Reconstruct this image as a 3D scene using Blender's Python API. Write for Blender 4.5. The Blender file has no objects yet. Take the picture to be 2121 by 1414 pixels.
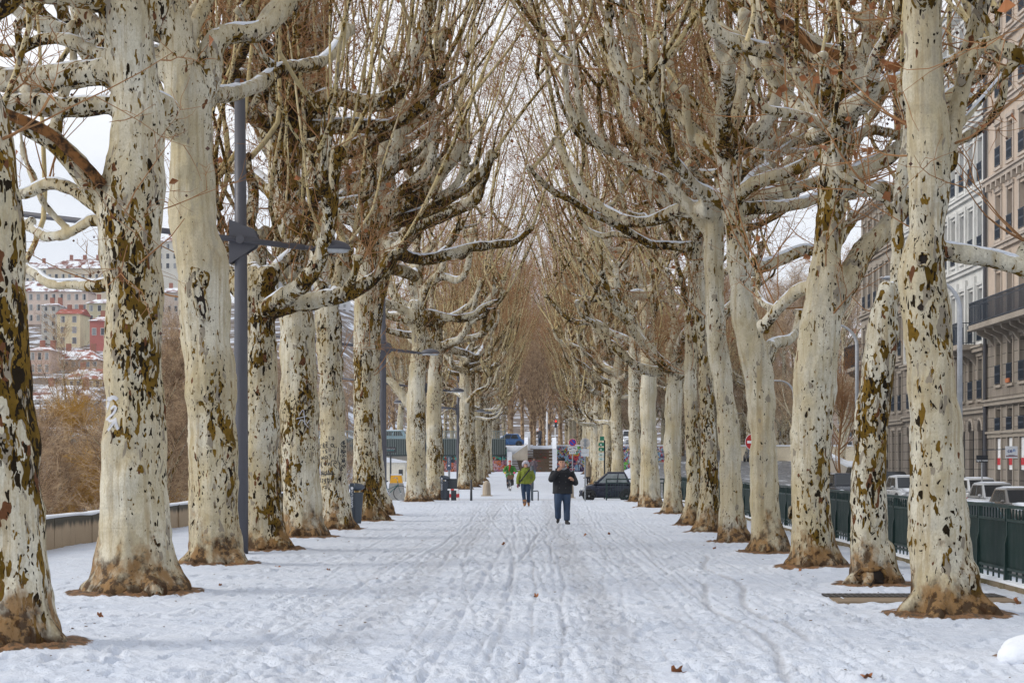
import bpy, math, random
import numpy as np
from mathutils import Vector, Matrix
PI = math.pi
F, PX, PY, CH = 3950.0, 1110.0, 960.0, 1.6      # focal length in photo pixels, vanishing point, eye height
scene = bpy.context.scene
COL = scene.collection

def W(px, py, d):
    return np.array(((px-PX)*d/F, d, CH+(PY-py)*d/F))

# ------------------------------------------------------------------ vector noise (numpy)
_rs = np.random.RandomState(7)
_PERM = _rs.permutation(4096)
_VAL = _rs.rand(4096)*2-1
def vnoise(p):
    """value noise in -1..1 for an (N,3) array"""
    p = np.asarray(p, float)
    i = np.floor(p).astype(int); f = p-i; f = f*f*(3-2*f)
    def h(a, b, c):
        return _VAL[_PERM[(_PERM[(_PERM[a & 4095]+b) & 4095]+c) & 4095]]
    x, y, z = i[:, 0], i[:, 1], i[:, 2]
    r = 0
    for dx in (0, 1):
        wx = f[:, 0] if dx else 1-f[:, 0]
        for dy in (0, 1):
            wy = f[:, 1] if dy else 1-f[:, 1]
            for dz in (0, 1):
                wz = f[:, 2] if dz else 1-f[:, 2]
                r = r+wx*wy*wz*h(x+dx, y+dy, z+dz)
    return r

# ------------------------------------------------------------------ mesh building
class MB:
    def __init__(s):
        s.V = []; s.F = []; s.n = 0; s.M = []
    def add(s, V, faces, m=0):
        V = np.asarray(V, float)
        s.V.append(V)
        for f in faces:
            f = np.asarray(f)
            if f.size:
                s.F.append(f+s.n); s.M.append(np.full(len(f), m, np.int32))
        s.n += len(V)
        return s
    def box(s, c, size, rz=0.0, m=0, taper=1.0, rx=0.0, ry=0.0):
        x, y, z = [v/2 for v in size]
        V = np.array([(-x, -y, -z), (x, -y, -z), (x, y, -z), (-x, y, -z), (-x, -y, z), (x, -y, z), (x, y, z), (-x, y, z)], float)
        V[4:, :2] *= taper
        R = np.array(Matrix.Rotation(rz, 3, 'Z') @ Matrix.Rotation(ry, 3, 'Y') @ Matrix.Rotation(rx, 3, 'X'))
        V = V @ R.T+np.asarray(c, float)
        return s.add(V, [[(0, 3, 2, 1), (4, 5, 6, 7), (0, 1, 5, 4), (1, 2, 6, 5), (2, 3, 7, 6), (3, 0, 4, 7)]], m)
    def bbox(s, x0, x1, y0, y1, z0, z1, m=0):
        return s.box(((x0+x1)/2, (y0+y1)/2, (z0+z1)/2), (abs(x1-x0), abs(y1-y0), abs(z1-z0)), m=m)
    def tube(s, pts, rad, n=8, m=0, sx=1.0, sz=1.0, cap=True, lump=0.0, seed=0.0):
        V, Q, T = tube(pts, rad, n, sx, sz, cap, lump, seed)
        return s.add(V, [Q, T], m)
    def quad(s, a, b, c, d, m=0):
        return s.add([a, b, c, d], [[(0, 1, 2, 3)]], m)
    def poly(s, pts, thick, axis=1, m=0):
        """prism of a 2D outline (list of 3D points) pushed along a vector"""
        P = np.asarray(pts, float); n = len(P); Q = P+np.asarray(thick, float)
        V = np.vstack([P, Q])
        s.V.append(V)
        b = s.n
        s.F.append([tuple(range(b, b+n))]); s.M.append(np.full(1, m, np.int32))
        s.F.append([tuple(range(b+2*n-1, b+n-1, -1))]); s.M.append(np.full(1, m, np.int32))
        side = np.array([(i, (i+1) % n, n+(i+1) % n, n+i) for i in range(n)])[:, ::-1]+b
        s.F.append(side); s.M.append(np.full(n, m, np.int32))
        s.n += 2*n
        return s
    def ball(s, c, r, m=0, seg=10, rings=7, sc=(1, 1, 1)):
        V = []; Q = []; T = []
        for i in range(1, rings):
            a = PI*i/rings
            for j in range(seg):
                b = 2*PI*j/seg
                V.append((math.sin(a)*math.cos(b), math.sin(a)*math.sin(b), math.cos(a)))
        nb = len(V); V += [(0, 0, 1), (0, 0, -1)]
        for i in range(rings-2):
            for j in range(seg):
                k = (j+1) % seg
                Q.append((i*seg+j, (i+1)*seg+j, (i+1)*seg+k, i*seg+k))
        for j in range(seg):
            k = (j+1) % seg
            T.append((nb, j, k)); T.append((nb+1, (rings-2)*seg+k, (rings-2)*seg+j))
        V = np.array(V)*np.array(sc)*r+np.asarray(c, float)
        return s.add(V, [np.array(Q), np.array(T)], m)
    def disc(s, c, r, th, n=24, m=0, axis='Y'):
        pts = [(0, 0, -th/2), (0, 0, th/2)]
        V, Q, T = tube(np.array(pts), [r, r], n)
        if axis == 'Y': V = V[:, [0, 2, 1]]; Q = Q[:, ::-1]; T = T[:, ::-1]
        elif axis == 'X': V = V[:, [2, 1, 0]]; Q = Q[:, ::-1]; T = T[:, ::-1]
        return s.add(V+np.asarray(c, float), [Q, T], m)
    def build(s, name, mats, parent=None, smooth=False, loc=None):
        me = bpy.data.meshes.new(name)
        if s.V:
            V = np.vstack(s.V)
            counts = []; idx = []
            for f in s.F:
                if isinstance(f, np.ndarray):
                    counts.append(np.full(len(f), f.shape[1], np.int32)); idx.append(f.ravel())
                else:
                    for g in f:
                        counts.append(np.array([len(g)], np.int32)); idx.append(np.array(g))
            counts = np.concatenate(counts); idx = np.concatenate(idx).astype(np.int32)
            me.vertices.add(len(V)); me.vertices.foreach_set('co', V.astype(np.float32).ravel())
            me.loops.add(len(idx)); me.loops.foreach_set('vertex_index', idx)
            me.polygons.add(len(counts))
            st = np.concatenate([[0], np.cumsum(counts)[:-1]]).astype(np.int32)
            me.polygons.foreach_set('loop_start', st)
            if not isinstance(mats, (list, tuple)): mats = [mats]
            for mm in mats: me.materials.append(mm)
            if len(mats) > 1: me.polygons.foreach_set('material_index', np.concatenate(s.M))
            me.polygons.foreach_set('use_smooth', np.full(len(counts), bool(smooth)))
            me.update(calc_edges=True); me.validate()
        o = bpy.data.objects.new(name, me); COL.objects.link(o)
        if loc is not None: o.location = loc
        if parent is not None: o.parent = parent
        return o

def tube(pts, rad, n=8, sx=1.0, sz=1.0, cap=True, lump=0.0, seed=0.0):
    P = np.asarray(pts, float); R = np.asarray(rad, float); K = len(P)
    T = np.gradient(P, axis=0); T /= np.linalg.norm(T, axis=1)[:, None]+1e-12
    u = np.cross(T[0], (0, 1, 0.013) if abs(T[0][1]) < .8 else (1, 0, 0)); u /= np.linalg.norm(u)
    U = [u]
    for i in range(1, K):
        u = u-T[i]*np.dot(u, T[i]); u = u/(np.linalg.norm(u)+1e-12); U.append(u)
    U = np.array(U); B = np.cross(T, U)
    a = np.arange(n)*2*PI/n
    rr = np.ones((K, n))*R[:, None]
    if lump:
        q = P[:, None, :]*2.2+(np.cos(a)[None, :, None]*U[:, None, :]+np.sin(a)[None, :, None]*B[:, None, :])*1.1+seed
        rr = rr*(1+lump*vnoise(q.reshape(-1, 3)).reshape(K, n))
    V = P[:, None, :]+rr[:, :, None]*(np.cos(a)[None, :, None]*U[:, None, :]*sx+np.sin(a)[None, :, None]*B[:, None, :]*sz)
    V = V.reshape(-1, 3)
    i = np.arange(K-1)[:, None]*n; j = np.arange(n)[None, :]; k = (j+1) % n
    Q = np.stack([i+j, i+k, i+n+k, i+n+j], -1).reshape(-1, 4)
    Tn = np.zeros((0, 3), int)
    if cap:
        V = np.vstack([V, P[0], P[-1]]); c0 = K*n; c1 = c0+1
        jj = np.arange(n); kk = (jj+1) % n
        Tn = np.vstack([np.stack([np.full(n, c0), kk, jj], 1), np.stack([np.full(n, c1), (K-1)*n+jj, (K-1)*n+kk], 1)])
    return V, Q, Tn

def paths_mesh(P, R, sides=3):
    """many thin tapering twigs at once: P (M,K,3), R (M,K)"""
    M, K, _ = P.shape
    T = P[:, -1]-P[:, 0]; T /= np.linalg.norm(T, axis=1)[:, None]+1e-9
    ref = np.where(np.abs(T[:, 2:3]) > .8, np.array([[1., 0, 0]]), np.array([[0, 0, 1.]]))
    U = np.cross(T, ref); U /= np.linalg.norm(U, axis=1)[:, None]+1e-9
    B = np.cross(T, U)
    a = np.arange(sides)*2*PI/sides
    C = np.cos(a)[None, :, None]*U[:, None, :]+np.sin(a)[None, :, None]*B[:, None, :]
    V = P[:, :, None, :]+R[:, :, None, None]*C[:, None, :, :]
    V = V.reshape(-1, 3)
    m = np.arange(M)[:, None, None]*K*sides; i = np.arange(K-1)[None, :, None]*sides; j = np.arange(sides)[None, None, :]; k = (j+1) % sides
    Q = np.stack([m+i+j, m+i+k, m+i+sides+k, m+i+sides+j], -1).reshape(-1, 4)
    return V, Q

def spline(pts, rad, step=.12):
    """Catmull-Rom resampling of points and radii"""
    P = np.asarray(pts, float); R = np.asarray(rad, float)
    if len(P) < 3:
        n = max(2, int(np.linalg.norm(P[-1]-P[0])/step)); t = np.linspace(0, 1, n)[:, None]
        return P[0]*(1-t)+P[-1]*t, R[0]*(1-t[:, 0])+R[-1]*t[:, 0]
    A = np.vstack([2*P[0]-P[1], P, 2*P[-1]-P[-2]]); Rr = np.concatenate([[R[0]], R, [R[-1]]])
    op = []; orr = []
    for i in range(1, len(A)-2):
        n = max(2, int(np.linalg.norm(A[i+1]-A[i])/step))
        t = np.linspace(0, 1, n, endpoint=False)[:, None]
        p0, p1, p2, p3 = A[i-1:i+3]
        op.append(.5*((2*p1)+(-p0+p2)*t+(2*p0-5*p1+4*p2-p3)*t**2+(-p0+3*p1-3*p2+p3)*t**3))
        s = (t*t*(3-2*t))[:, 0]; orr.append(Rr[i]*(1-s)+Rr[i+1]*s)
    op.append(P[-1:]); orr.append(R[-1:])
    return np.vstack(op), np.concatenate(orr)

def remesh(mb, voxel, smooth=6, lump=0.0, lscale=3.0, seed=0.0):
    """fuse overlapping tubes into one skin; returns (V, Q)"""
    o = mb.build('tmp', [])if False else mb.build('tmp', [])
    m = o.modifiers.new('r', 'REMESH'); m.mode = 'VOXEL'; m.voxel_size = voxel; m.adaptivity = 0
    if smooth:
        m2 = o.modifiers.new('s', 'SMOOTH'); m2.factor = .5; m2.iterations = smooth
    dg = bpy.context.evaluated_depsgraph_get()
    ev = o.evaluated_get(dg); me = ev.to_mesh()
    V = np.empty(len(me.vertices)*3, np.float32); me.vertices.foreach_get('co', V); V = V.reshape(-1, 3).astype(float)
    nl = len(me.loops); L = np.empty(nl, np.int32); me.loops.foreach_get('vertex_index', L)
    tot = np.empty(len(me.polygons), np.int32); me.polygons.foreach_get('loop_total', tot)
    Nn = np.empty(len(me.vertices)*3, np.float32); me.vertices.foreach_get('normal', Nn); Nn = Nn.reshape(-1, 3)
    Q = L.reshape(-1, 4) if (tot == 4).all() else None
    if Q is None:
        st = np.concatenate([[0], np.cumsum(tot)[:-1]])
        Q = np.array([L[a:a+4] for a, t in zip(st, tot) if t == 4])
    ev.to_mesh_clear()
    old = o.data; bpy.data.objects.remove(o); bpy.data.meshes.remove(old)
    if lump:
        V = V+Nn*(lump*vnoise(V*lscale+seed)+lump*.4*vnoise(V*lscale*2.7+seed+9))[:, None]
    return V, Q

# ------------------------------------------------------------------ objects, names, labels
def empty(name, loc=(0, 0, 0), rz=0.0):
    o = bpy.data.objects.new(name, None); COL.objects.link(o); o.location = [float(v) for v in loc]; o.rotation_euler = (0, 0, rz)
    o.empty_display_size = .2
    return o
def tag(o, label, cat, group=None):
    o['label'] = label; o['category'] = cat
    if group: o['group'] = group
    return o
def kind(o, k='structure'):
    o['kind'] = k
    return o
def copy_tree(o, parent=None):
    c = o.copy(); COL.objects.link(c)
    if parent is not None: c.parent = parent
    for ch in list(o.children): copy_tree(ch, c)
    return c

# ------------------------------------------------------------------ node helper
class NT:
    def __init__(s, name, world=False):
        if world:
            s.m = bpy.data.worlds.new(name)
        else:
            s.m = bpy.data.materials.new(name)
        s.m.use_nodes = True
        s.t = s.m.node_tree; s.t.nodes.clear()
    def n(s, typ, ins=None, out=0, **props):
        nd = s.t.nodes.new(typ)
        for k, v in props.items(): setattr(nd, k, v)
        for k, v in (ins or {}).items():
            sock = nd.inputs[k]
            if isinstance(v, bpy.types.NodeSocket): s.t.links.new(v, sock)
            else: sock.default_value = v
        return nd if out is None else nd.outputs[out]
    def math(s, op, a, b=0.0, c=None, clamp=False):
        ins = {0: a, 1: b}
        if c is not None: ins[2] = c
        return s.n('ShaderNodeMath', ins, operation=op, use_clamp=clamp)
    def vmul(s, v, xyz):
        return s.n('ShaderNodeVectorMath', {0: v, 1: xyz}, operation='MULTIPLY')
    def vadd(s, v, xyz):
        return s.n('ShaderNodeVectorMath', {0: v, 1: xyz}, operation='ADD')
    def noise(s, v, scale, detail=2.0, rough=.5, dist=0.0):
        return s.n('ShaderNodeTexNoise', {'Vector': v, 'Scale': scale, 'Detail': detail, 'Roughness': rough, 'Distortion': dist})
    def step(s, v, a, b, lo=0.0, hi=1.0):
        return s.n('ShaderNodeMapRange', {'Value': v, 'From Min': a, 'From Max': b, 'To Min': lo, 'To Max': hi}, interpolation_type='SMOOTHSTEP')
    def mix(s, f, a, b, mode='MIX'):
        nd = s.n('ShaderNodeMix', out=None, data_type='RGBA', blend_type=mode)
        for i, v in ((0, f), (6, a), (7, b)):
            if isinstance(v, bpy.types.NodeSocket): s.t.links.new(v, nd.inputs[i])
            else: nd.inputs[i].default_value = (v if i == 0 else tuple(v)+(1,) if len(v) == 3 else v)
        return nd.outputs[2]
    def sep(s, v): return s.n('ShaderNodeSeparateXYZ', {0: v}, out=None).outputs
    def bump(s, h, strength=.5, dist=.02):
        return s.n('ShaderNodeBump', {'Height': h, 'Strength': strength, 'Distance': dist})
    def surf(s, color, rough=.8, normal=None, metal=0.0, spec=.5, **kw):
        ins = {'Base Color': color if isinstance(color, bpy.types.NodeSocket) else tuple(color)+(1,), 'Roughness': rough, 'Metallic': metal, 'Specular IOR Level': spec}
        if normal is not None: ins['Normal'] = normal
        ins.update(kw)
        b = s.n('ShaderNodeBsdfPrincipled', ins)
        s.n('ShaderNodeOutputMaterial', {'Surface': b}, out=None)
        return s.m
    def coord(s, which='Object'): return s.n('ShaderNodeTexCoord', out=None).outputs[which]
    def rand(s): return s.n('ShaderNodeObjectInfo', out=None).outputs['Random']

_mc = {}
def plain(name, col, rough=.6, metal=0.0, var=.12, scale=6.0, bump=0.0, spec=.5, dirt=None):
    """a painted or plain surface with slight uneven tone, so nothing is perfectly flat"""
    if name in _mc: return _mc[name]
    t = NT(name); v = t.coord()
    a = t.noise(v, scale, 4, .6); b = t.noise(v, scale*7, 2, .6)
    f = t.math('ADD', t.math('MULTIPLY', a, .7), t.math('MULTIPLY', b, .3))
    c = t.mix(t.step(f, .3, .7), [x*(1-var) for x in col], [min(1, x*(1+var)) for x in col])
    if dirt:
        c = t.mix(t.step(t.noise(t.vmul(v, (1, 1, .35)), scale*.8, 5, .65), .5, .72, 0, dirt[1]), c, dirt[0])
    nrm = t.bump(b, .4, bump) if bump else None
    r = t.step(a, .3, .7, max(.02, rough-.07), min(1, rough+.07))
    _mc[name] = t.surf(c, r, nrm, metal, spec)
    return _mc[name]

# ------------------------------------------------------------------ materials
def bark_mat(name='plane_bark', cream=(.53, .46, .315), pale=(.65, .615, .505), snow=True, shoots=False):
    t = NT(name); tc = t.coord(); r = t.rand()
    off = t.n('ShaderNodeCombineXYZ', {0: t.math('MULTIPLY', r, 61.7), 1: t.math('MULTIPLY', r, 143.1), 2: t.math('MULTIPLY', r, 87.3)})
    v = t.vadd(tc, off); z = t.sep(tc)[2]
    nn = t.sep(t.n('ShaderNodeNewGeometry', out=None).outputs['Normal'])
    patch = t.n('ShaderNodeAttribute', out=None, attribute_type='OBJECT', attribute_name='patch').outputs['Fac']
    zs = .8 if shoots else .42
    vs = t.vmul(v, (1, 1, zs))
    big = t.noise(t.vmul(v, (1, 1, .4)), 1.1, 2, .5)
    wig = t.n('ShaderNodeTexNoise', {'Vector': vs, 'Scale': 9.0, 'Detail': 2.0}, out=None).outputs['Color']
    vw = t.vadd(vs, t.vmul(wig, (.09, .09, .09)))
    high = t.step(z, 4.5, 8.5, 0, .040)                    # thinner, higher limbs carry more of the old bark
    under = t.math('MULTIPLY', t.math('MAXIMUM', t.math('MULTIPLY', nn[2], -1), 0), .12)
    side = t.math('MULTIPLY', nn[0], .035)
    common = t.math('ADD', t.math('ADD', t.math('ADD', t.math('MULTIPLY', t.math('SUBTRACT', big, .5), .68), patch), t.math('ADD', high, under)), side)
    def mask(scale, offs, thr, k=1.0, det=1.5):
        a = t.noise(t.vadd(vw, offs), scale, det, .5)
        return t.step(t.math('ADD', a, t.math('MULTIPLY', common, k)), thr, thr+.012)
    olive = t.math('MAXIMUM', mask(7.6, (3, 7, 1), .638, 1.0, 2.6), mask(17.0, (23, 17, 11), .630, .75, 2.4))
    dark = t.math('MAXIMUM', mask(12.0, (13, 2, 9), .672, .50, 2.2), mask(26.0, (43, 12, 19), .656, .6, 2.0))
    tan = mask(5.2, (9, 27, 41), .565, .5, 3.0)
    grey = mask(6.8, (31, 22, 5), .63, .55, 2.2)
    speck = mask(22.0, (1, 42, 15), .70, .35)
    rust = mask(9.0, (71, 2, 5), .70, .4)
    streak = t.noise(t.vmul(v, (13, 13, .55)), 1.0, 4, .6)
    tone = t.noise(v, .7, 3, .55)
    base = t.mix(t.step(tone, .38, .62), cream, pale)
    base = t.mix(t.step(streak, .45, .72, 0, .75), base, (.34, .25, .125))
    base = t.mix(t.step(t.noise(vs, 2.6, 4, .6), .45, .70, 0, .6), base, (.42, .35, .20))
    base = t.mix(t.step(t.noise(t.vmul(v, (5, 5, 1.2)), 1.0, 5, .7), .50, .66, 0, .5), base, (.33, .31, .26))
    fine = t.noise(t.vmul(v, (1, 1, .6)), 55, 3, .65)
    base = t.mix(t.step(fine, .35, .72, .0, .38), base, (.26, .22, .15))
    c = t.mix(t.math('MULTIPLY', tan, .30), base, (.33, .26, .145))
    c = t.mix(t.math('MULTIPLY', grey, .85), c, (.235, .20, .155))
    oc = t.mix(t.step(t.noise(v, 3.2, 3, .6), .35, .65), (.085, .050, .007), (.185, .108, .018))
    c = t.mix(olive, c, oc)
    c = t.mix(rust, c, (.13, .055, .025))
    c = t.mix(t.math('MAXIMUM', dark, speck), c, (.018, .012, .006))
    foot = t.step(t.math('ADD', z, t.math('MULTIPLY', t.math('SUBTRACT', t.noise(t.vmul(v, (1, 1, .6)), 3.4, 4, .65), .5), 2.3)), .62, .10)
    fcol = t.mix(t.step(t.math('ADD', t.noise(v, 6.5, 4, .65), t.step(z, .22, .0, 0, .12)), .47, .57), (.25, .145, .062), (.060, .032, .016))
    c = t.mix(t.math('MULTIPLY', foot, .95), c, fcol)
    rough = .82
    if snow:
        sm = t.math('MULTIPLY', t.step(t.math('ADD', nn[2], t.math('MULTIPLY', t.math('SUBTRACT', t.noise(v, 5, 4, .6), .5), .9)), .80, .93), t.step(z, 1.2, 2.0))
        c = t.mix(sm, c, (.84, .87, .92))
    h = t.math('SUBTRACT', t.math('MULTIPLY', t.noise(t.vmul(v, (1, 1, .5)), 16, 4, .6), .5), t.math('MULTIPLY', t.math('MAXIMUM', olive, dark), .6))
    wr = t.noise(t.vmul(v, (1.2, 1.2, 14)), 1.6, 2, .5)     # fine horizontal wrinkles in the smooth bark
    h = t.math('ADD', h, t.math('MULTIPLY', wr, .35))
    return t.surf(c, rough, t.bump(h, .75, .03), 0, .08)

M = {}
def mats():
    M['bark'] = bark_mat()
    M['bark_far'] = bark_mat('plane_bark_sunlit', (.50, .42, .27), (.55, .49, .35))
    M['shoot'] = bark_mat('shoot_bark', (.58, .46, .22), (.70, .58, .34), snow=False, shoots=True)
    t = NT('twig_bark'); v = t.coord()
    M['twig'] = t.surf(t.mix(t.noise(v, 2.5, 3, .6), (.17, .075, .034), (.43, .24, .105)), .85, None, 0, .2)
    t = NT('scrub_twig'); v = t.coord()
    M['scrub'] = t.surf(t.mix(t.step(t.noise(v, 2.2, 4, .65), .38, .62), (.17, .105, .065), (.55, .40, .25)), .85, None, 0, .2)
    t = NT('willow_twig'); v = t.coord()
    M['willow'] = t.surf(t.mix(t.noise(v, 2, 3, .6), (.30, .16, .03), (.50, .30, .07)), .8, None, 0, .2)
    t = NT('dead_leaf'); v = t.coord(); r = t.rand()
    M['leaf'] = t.surf(t.mix(t.noise(v, 9, 3, .6), (.20, .065, .022), (.38, .16, .06)), .7, None, 0, .3)
    M['ball'] = plain('seed_ball', (.075, .035, .022), .9)
    t = NT('snow'); v = t.coord()
    n1 = t.noise(v, 9, 5, .6); n2 = t.noise(v, 60, 3, .6)
    M['snow'] = t.surf(t.mix(n1, (.72, .76, .83), (.82, .85, .90)), .75, t.bump(t.math('ADD', n1, t.math('MULTIPLY', n2, .3)), .5, .03), 0, .3)
    # the trodden snow of the promenade
    t = NT('trodden_snow'); v = t.coord()
    tr = t.n('ShaderNodeAttribute', out=None, attribute_type='GEOMETRY', attribute_name='trod').outputs['Fac']
    so = t.n('ShaderNodeAttribute', out=None, attribute_type='GEOMETRY', attribute_name='soil').outputs['Fac']
    n1 = t.noise(v, 1.1, 4, .6); n2 = t.noise(v, 8, 5, .65); n3 = t.noise(v, 45, 3, .6)
    nl = t.noise(t.vmul(v, (7, .7, 1)), 1.6, 5, .65)
    c = t.mix(t.step(n1, .3, .7), (.60, .65, .745), (.675, .715, .795))
    c = t.mix(t.math('MULTIPLY', t.step(t.math('ADD', tr, t.math('MULTIPLY', t.math('SUBTRACT', nl, .5), 1.5)), .35, 1.10), .75), c, (.47, .49, .54))
    c = t.mix(t.math('MULTIPLY', t.step(n2, .66, .80), .30), c, (.62, .60, .58))
    wood = t.math('MULTIPLY', t.step(t.sep(v)[1], 215, 260), t.step(t.noise(v, .12, 6, .7), .40, .52)); c = t.mix(wood, c, (.11, .075, .05))
    dirt = t.step(t.noise(v, 3.3, 6, .7), .735, .775)
    c = t.mix(t.math('MULTIPLY', dirt, .8), c, (.30, .235, .17))
    sm = t.step(t.math('ADD', so, t.math('MULTIPLY', t.math('SUBTRACT', t.noise(v, 4.5, 5, .7), .5), 1.1)), .48, .62)
    soil = t.mix(t.step(t.noise(v, 12, 4, .7), .4, .6), (.26, .135, .06), (.085, .055, .03))
    c = t.mix(sm, c, soil)
    b = t.bump(t.math('ADD', t.math('MULTIPLY', n2, 1.0), t.math('MULTIPLY', n3, .25)), .8, .05)
    M['ground'] = t.surf(c, t.step(tr, 0, 1, .72, .5), b, 0, .35)
    # wet asphalt with slush
    t = NT('wet_asphalt'); v = t.coord()
    n1 = t.noise(t.vmul(v, (1, .25, 1)), 1.4, 5, .65); n2 = t.noise(v, 40, 3, .6)
    c = t.mix(n2, (.045, .047, .052), (.075, .077, .082))
    c = t.mix(t.step(n1, .56, .66), c, (.62, .64, .68))
    M['asphalt'] = t.surf(c, t.step(n1, .4, .7, .35, .7), t.bump(n2, .3, .01), 0, .5)
# ------------------------------------------------------------------ plane trees
def grow(P, az, el, r0, L, rng, up=1.0):
    """one sinuous pollarded limb: path of points and radii"""
    n = max(6, int(L/.38)); st = L/n
    pts = [np.array(P, float)]; rad = [r0]
    wob = rng.uniform(0, 6.28); wa = rng.uniform(.25, .6)
    for i in range(n):
        t = (i+1)/n
        e = el+(1.15*up)*max(0, t-.38)**1.3*1.5+wa*math.sin(wob+t*7.5)*.55
        a = az+.5*wa*math.sin(wob*1.7+t*6.1)+rng.uniform(-.26, .26)
        e = min(e+rng.uniform(-.16, .16), 1.5)
        pts.append(pts[-1]+st*np.array((math.cos(e)*math.cos(a), math.cos(e)*math.sin(a), math.sin(e))))
        rad.append(r0*(1-.50*t)*(1+rng.uniform(-.07, .09)))
    return pts, rad, a, e

class Plane:
    def __init__(s, rng):
        s.rng = rng; s.paths = []; s.heads = []; s.blobs = []
    def limb(s, pts, rad, knob=True, snow=True):
        P, R = spline(pts, rad, .13)
        s.paths.append((P, R, snow))
        if knob: s.heads.append((P[-1], R[-1], P[-1]-P[max(0, len(P)-6)]))
    def auto(s, P, az, r0, L, el=None, fork=1):
        rng = s.rng
        if el is None: el = rng.uniform(-.05, .75)
        pts, rad, a, e = grow(P, az, el, r0, L, rng)
        s.limb(pts, rad)
        if fork:
            k = int(len(pts)*rng.uniform(.35, .6))
            s.auto(pts[k], az+rng.choice((-1, 1))*rng.uniform(.6, 1.2), rad[k]*.82, L*rng.uniform(.5, .7), el+rng.uniform(.0, .5), fork-1)
            if rng.random() < .7:
                k = int(len(pts)*rng.uniform(.55, .8))
                s.auto(pts[k], az+rng.choice((-1, 1))*rng.uniform(.5, 1.4), rad[k]*.75, L*rng.uniform(.3, .45), rng.uniform(.2, .9), 0)

def twigs_for(shoots, rng, dens, zmax=99):
    """side twigs and their own side twigs along the given shoots (vectorised)"""
    B0, D0, L0 = [], [], []
    for P, R in shoots:
        n = int(dens*rng.uniform(.8, 1.2))
        if n < 1: continue
        ts = rng.uniform(.16, 1.0, n)**.62*(len(P)-1.001)
        i = ts.astype(int); f = (ts-i)[:, None]
        p = P[i]*(1-f)+P[i+1]*f
        T = P[i+1]-P[i]; T /= np.linalg.norm(T, axis=1)[:, None]
        q = rng.normal(size=(n, 3)); q[:, 2] *= .4; q -= T*(q*T).sum(1)[:, None]; q /= np.linalg.norm(q, axis=1)[:, None]
        an = rng.uniform(.55, 1.25, n)[:, None]
        B0.append(p); D0.append(T*np.cos(an)+q*np.sin(an))
        L0.append(rng.uniform(.5, 1.9, n)*(1.15-.5*ts/len(P)))
    B = np.vstack(B0); D = np.vstack(D0); L = np.concatenate(L0); n = len(B)
    def path(B, D, L, K, curl, up):
        P = [B]; d = D
        for k in range(K-1):
            d = d+rng.normal(size=d.shape)*curl+np.array((0, 0, up)); d = d/np.linalg.norm(d, axis=1)[:, None]
            P.append(P[-1]+d*(L/(K-1))[:, None])
        return np.stack(P, 1)
    P1 = path(B, D, L, 5, .24, .10)
    R1 = np.linspace(1, .35, 5)[None, :]*rng.uniform(.0065, .012, n)[:, None]
    m = 6
    k = np.repeat(np.arange(n), m); tt = rng.uniform(.9, 3.99, n*m); i = tt.astype(int); f = (tt-i)[:, None]
    b = P1[k, i]*(1-f)+P1[k, i+1]*f
    T = P1[k, i+1]-P1[k, i]; T /= np.linalg.norm(T, axis=1)[:, None]
    q = rng.normal(size=T.shape); q -= T*(q*T).sum(1)[:, None]; q /= np.linalg.norm(q, axis=1)[:, None]
    an = rng.uniform(.5, 1.2, len(k))[:, None]
    P2 = path(b, T*np.cos(an)+q*np.sin(an), L[k]*rng.uniform(.18, .5, len(k)), 4, .35, .0)
    R2 = np.linspace(1, .5, 4)[None, :]*rng.uniform(.0038, .006, len(k))[:, None]
    return P1, R1, P2, R2

def leaf_quads(C, rng, size):
    n = len(C); a = rng.normal(size=(n, 3)); a /= np.linalg.norm(a, axis=1)[:, None]
    b = rng.normal(size=(n, 3)); b -= a*(a*b).sum(1)[:, None]; b /= np.linalg.norm(b, axis=1)[:, None]
    c = np.cross(a, b); s = size*rng.uniform(.6, 1.2, n)[:, None]
    V = np.stack([C, C+s*(.55*a+.45*b)+.15*s*c, C+s*1.1*a, C+s*(.55*a-.45*b)+.2*s*c], 1).reshape(-1, 3)
    return V, np.arange(4*n).reshape(-1, 4)

def octas(C, r):
    o = np.array([(1, 0, 0), (-1, 0, 0), (0, 1, 0), (0, -1, 0), (0, 0, 1), (0, 0, -1)], float)*r
    V = (C[:, None, :]+o[None]).reshape(-1, 3)
    t = np.array([(0, 2, 4), (2, 1, 4), (1, 3, 4), (3, 0, 4), (2, 0, 5), (1, 2, 5), (3, 1, 5), (0, 3, 5)])
    return V, (np.arange(len(C))[:, None, None]*6+t[None]).reshape(-1, 3)

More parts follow.
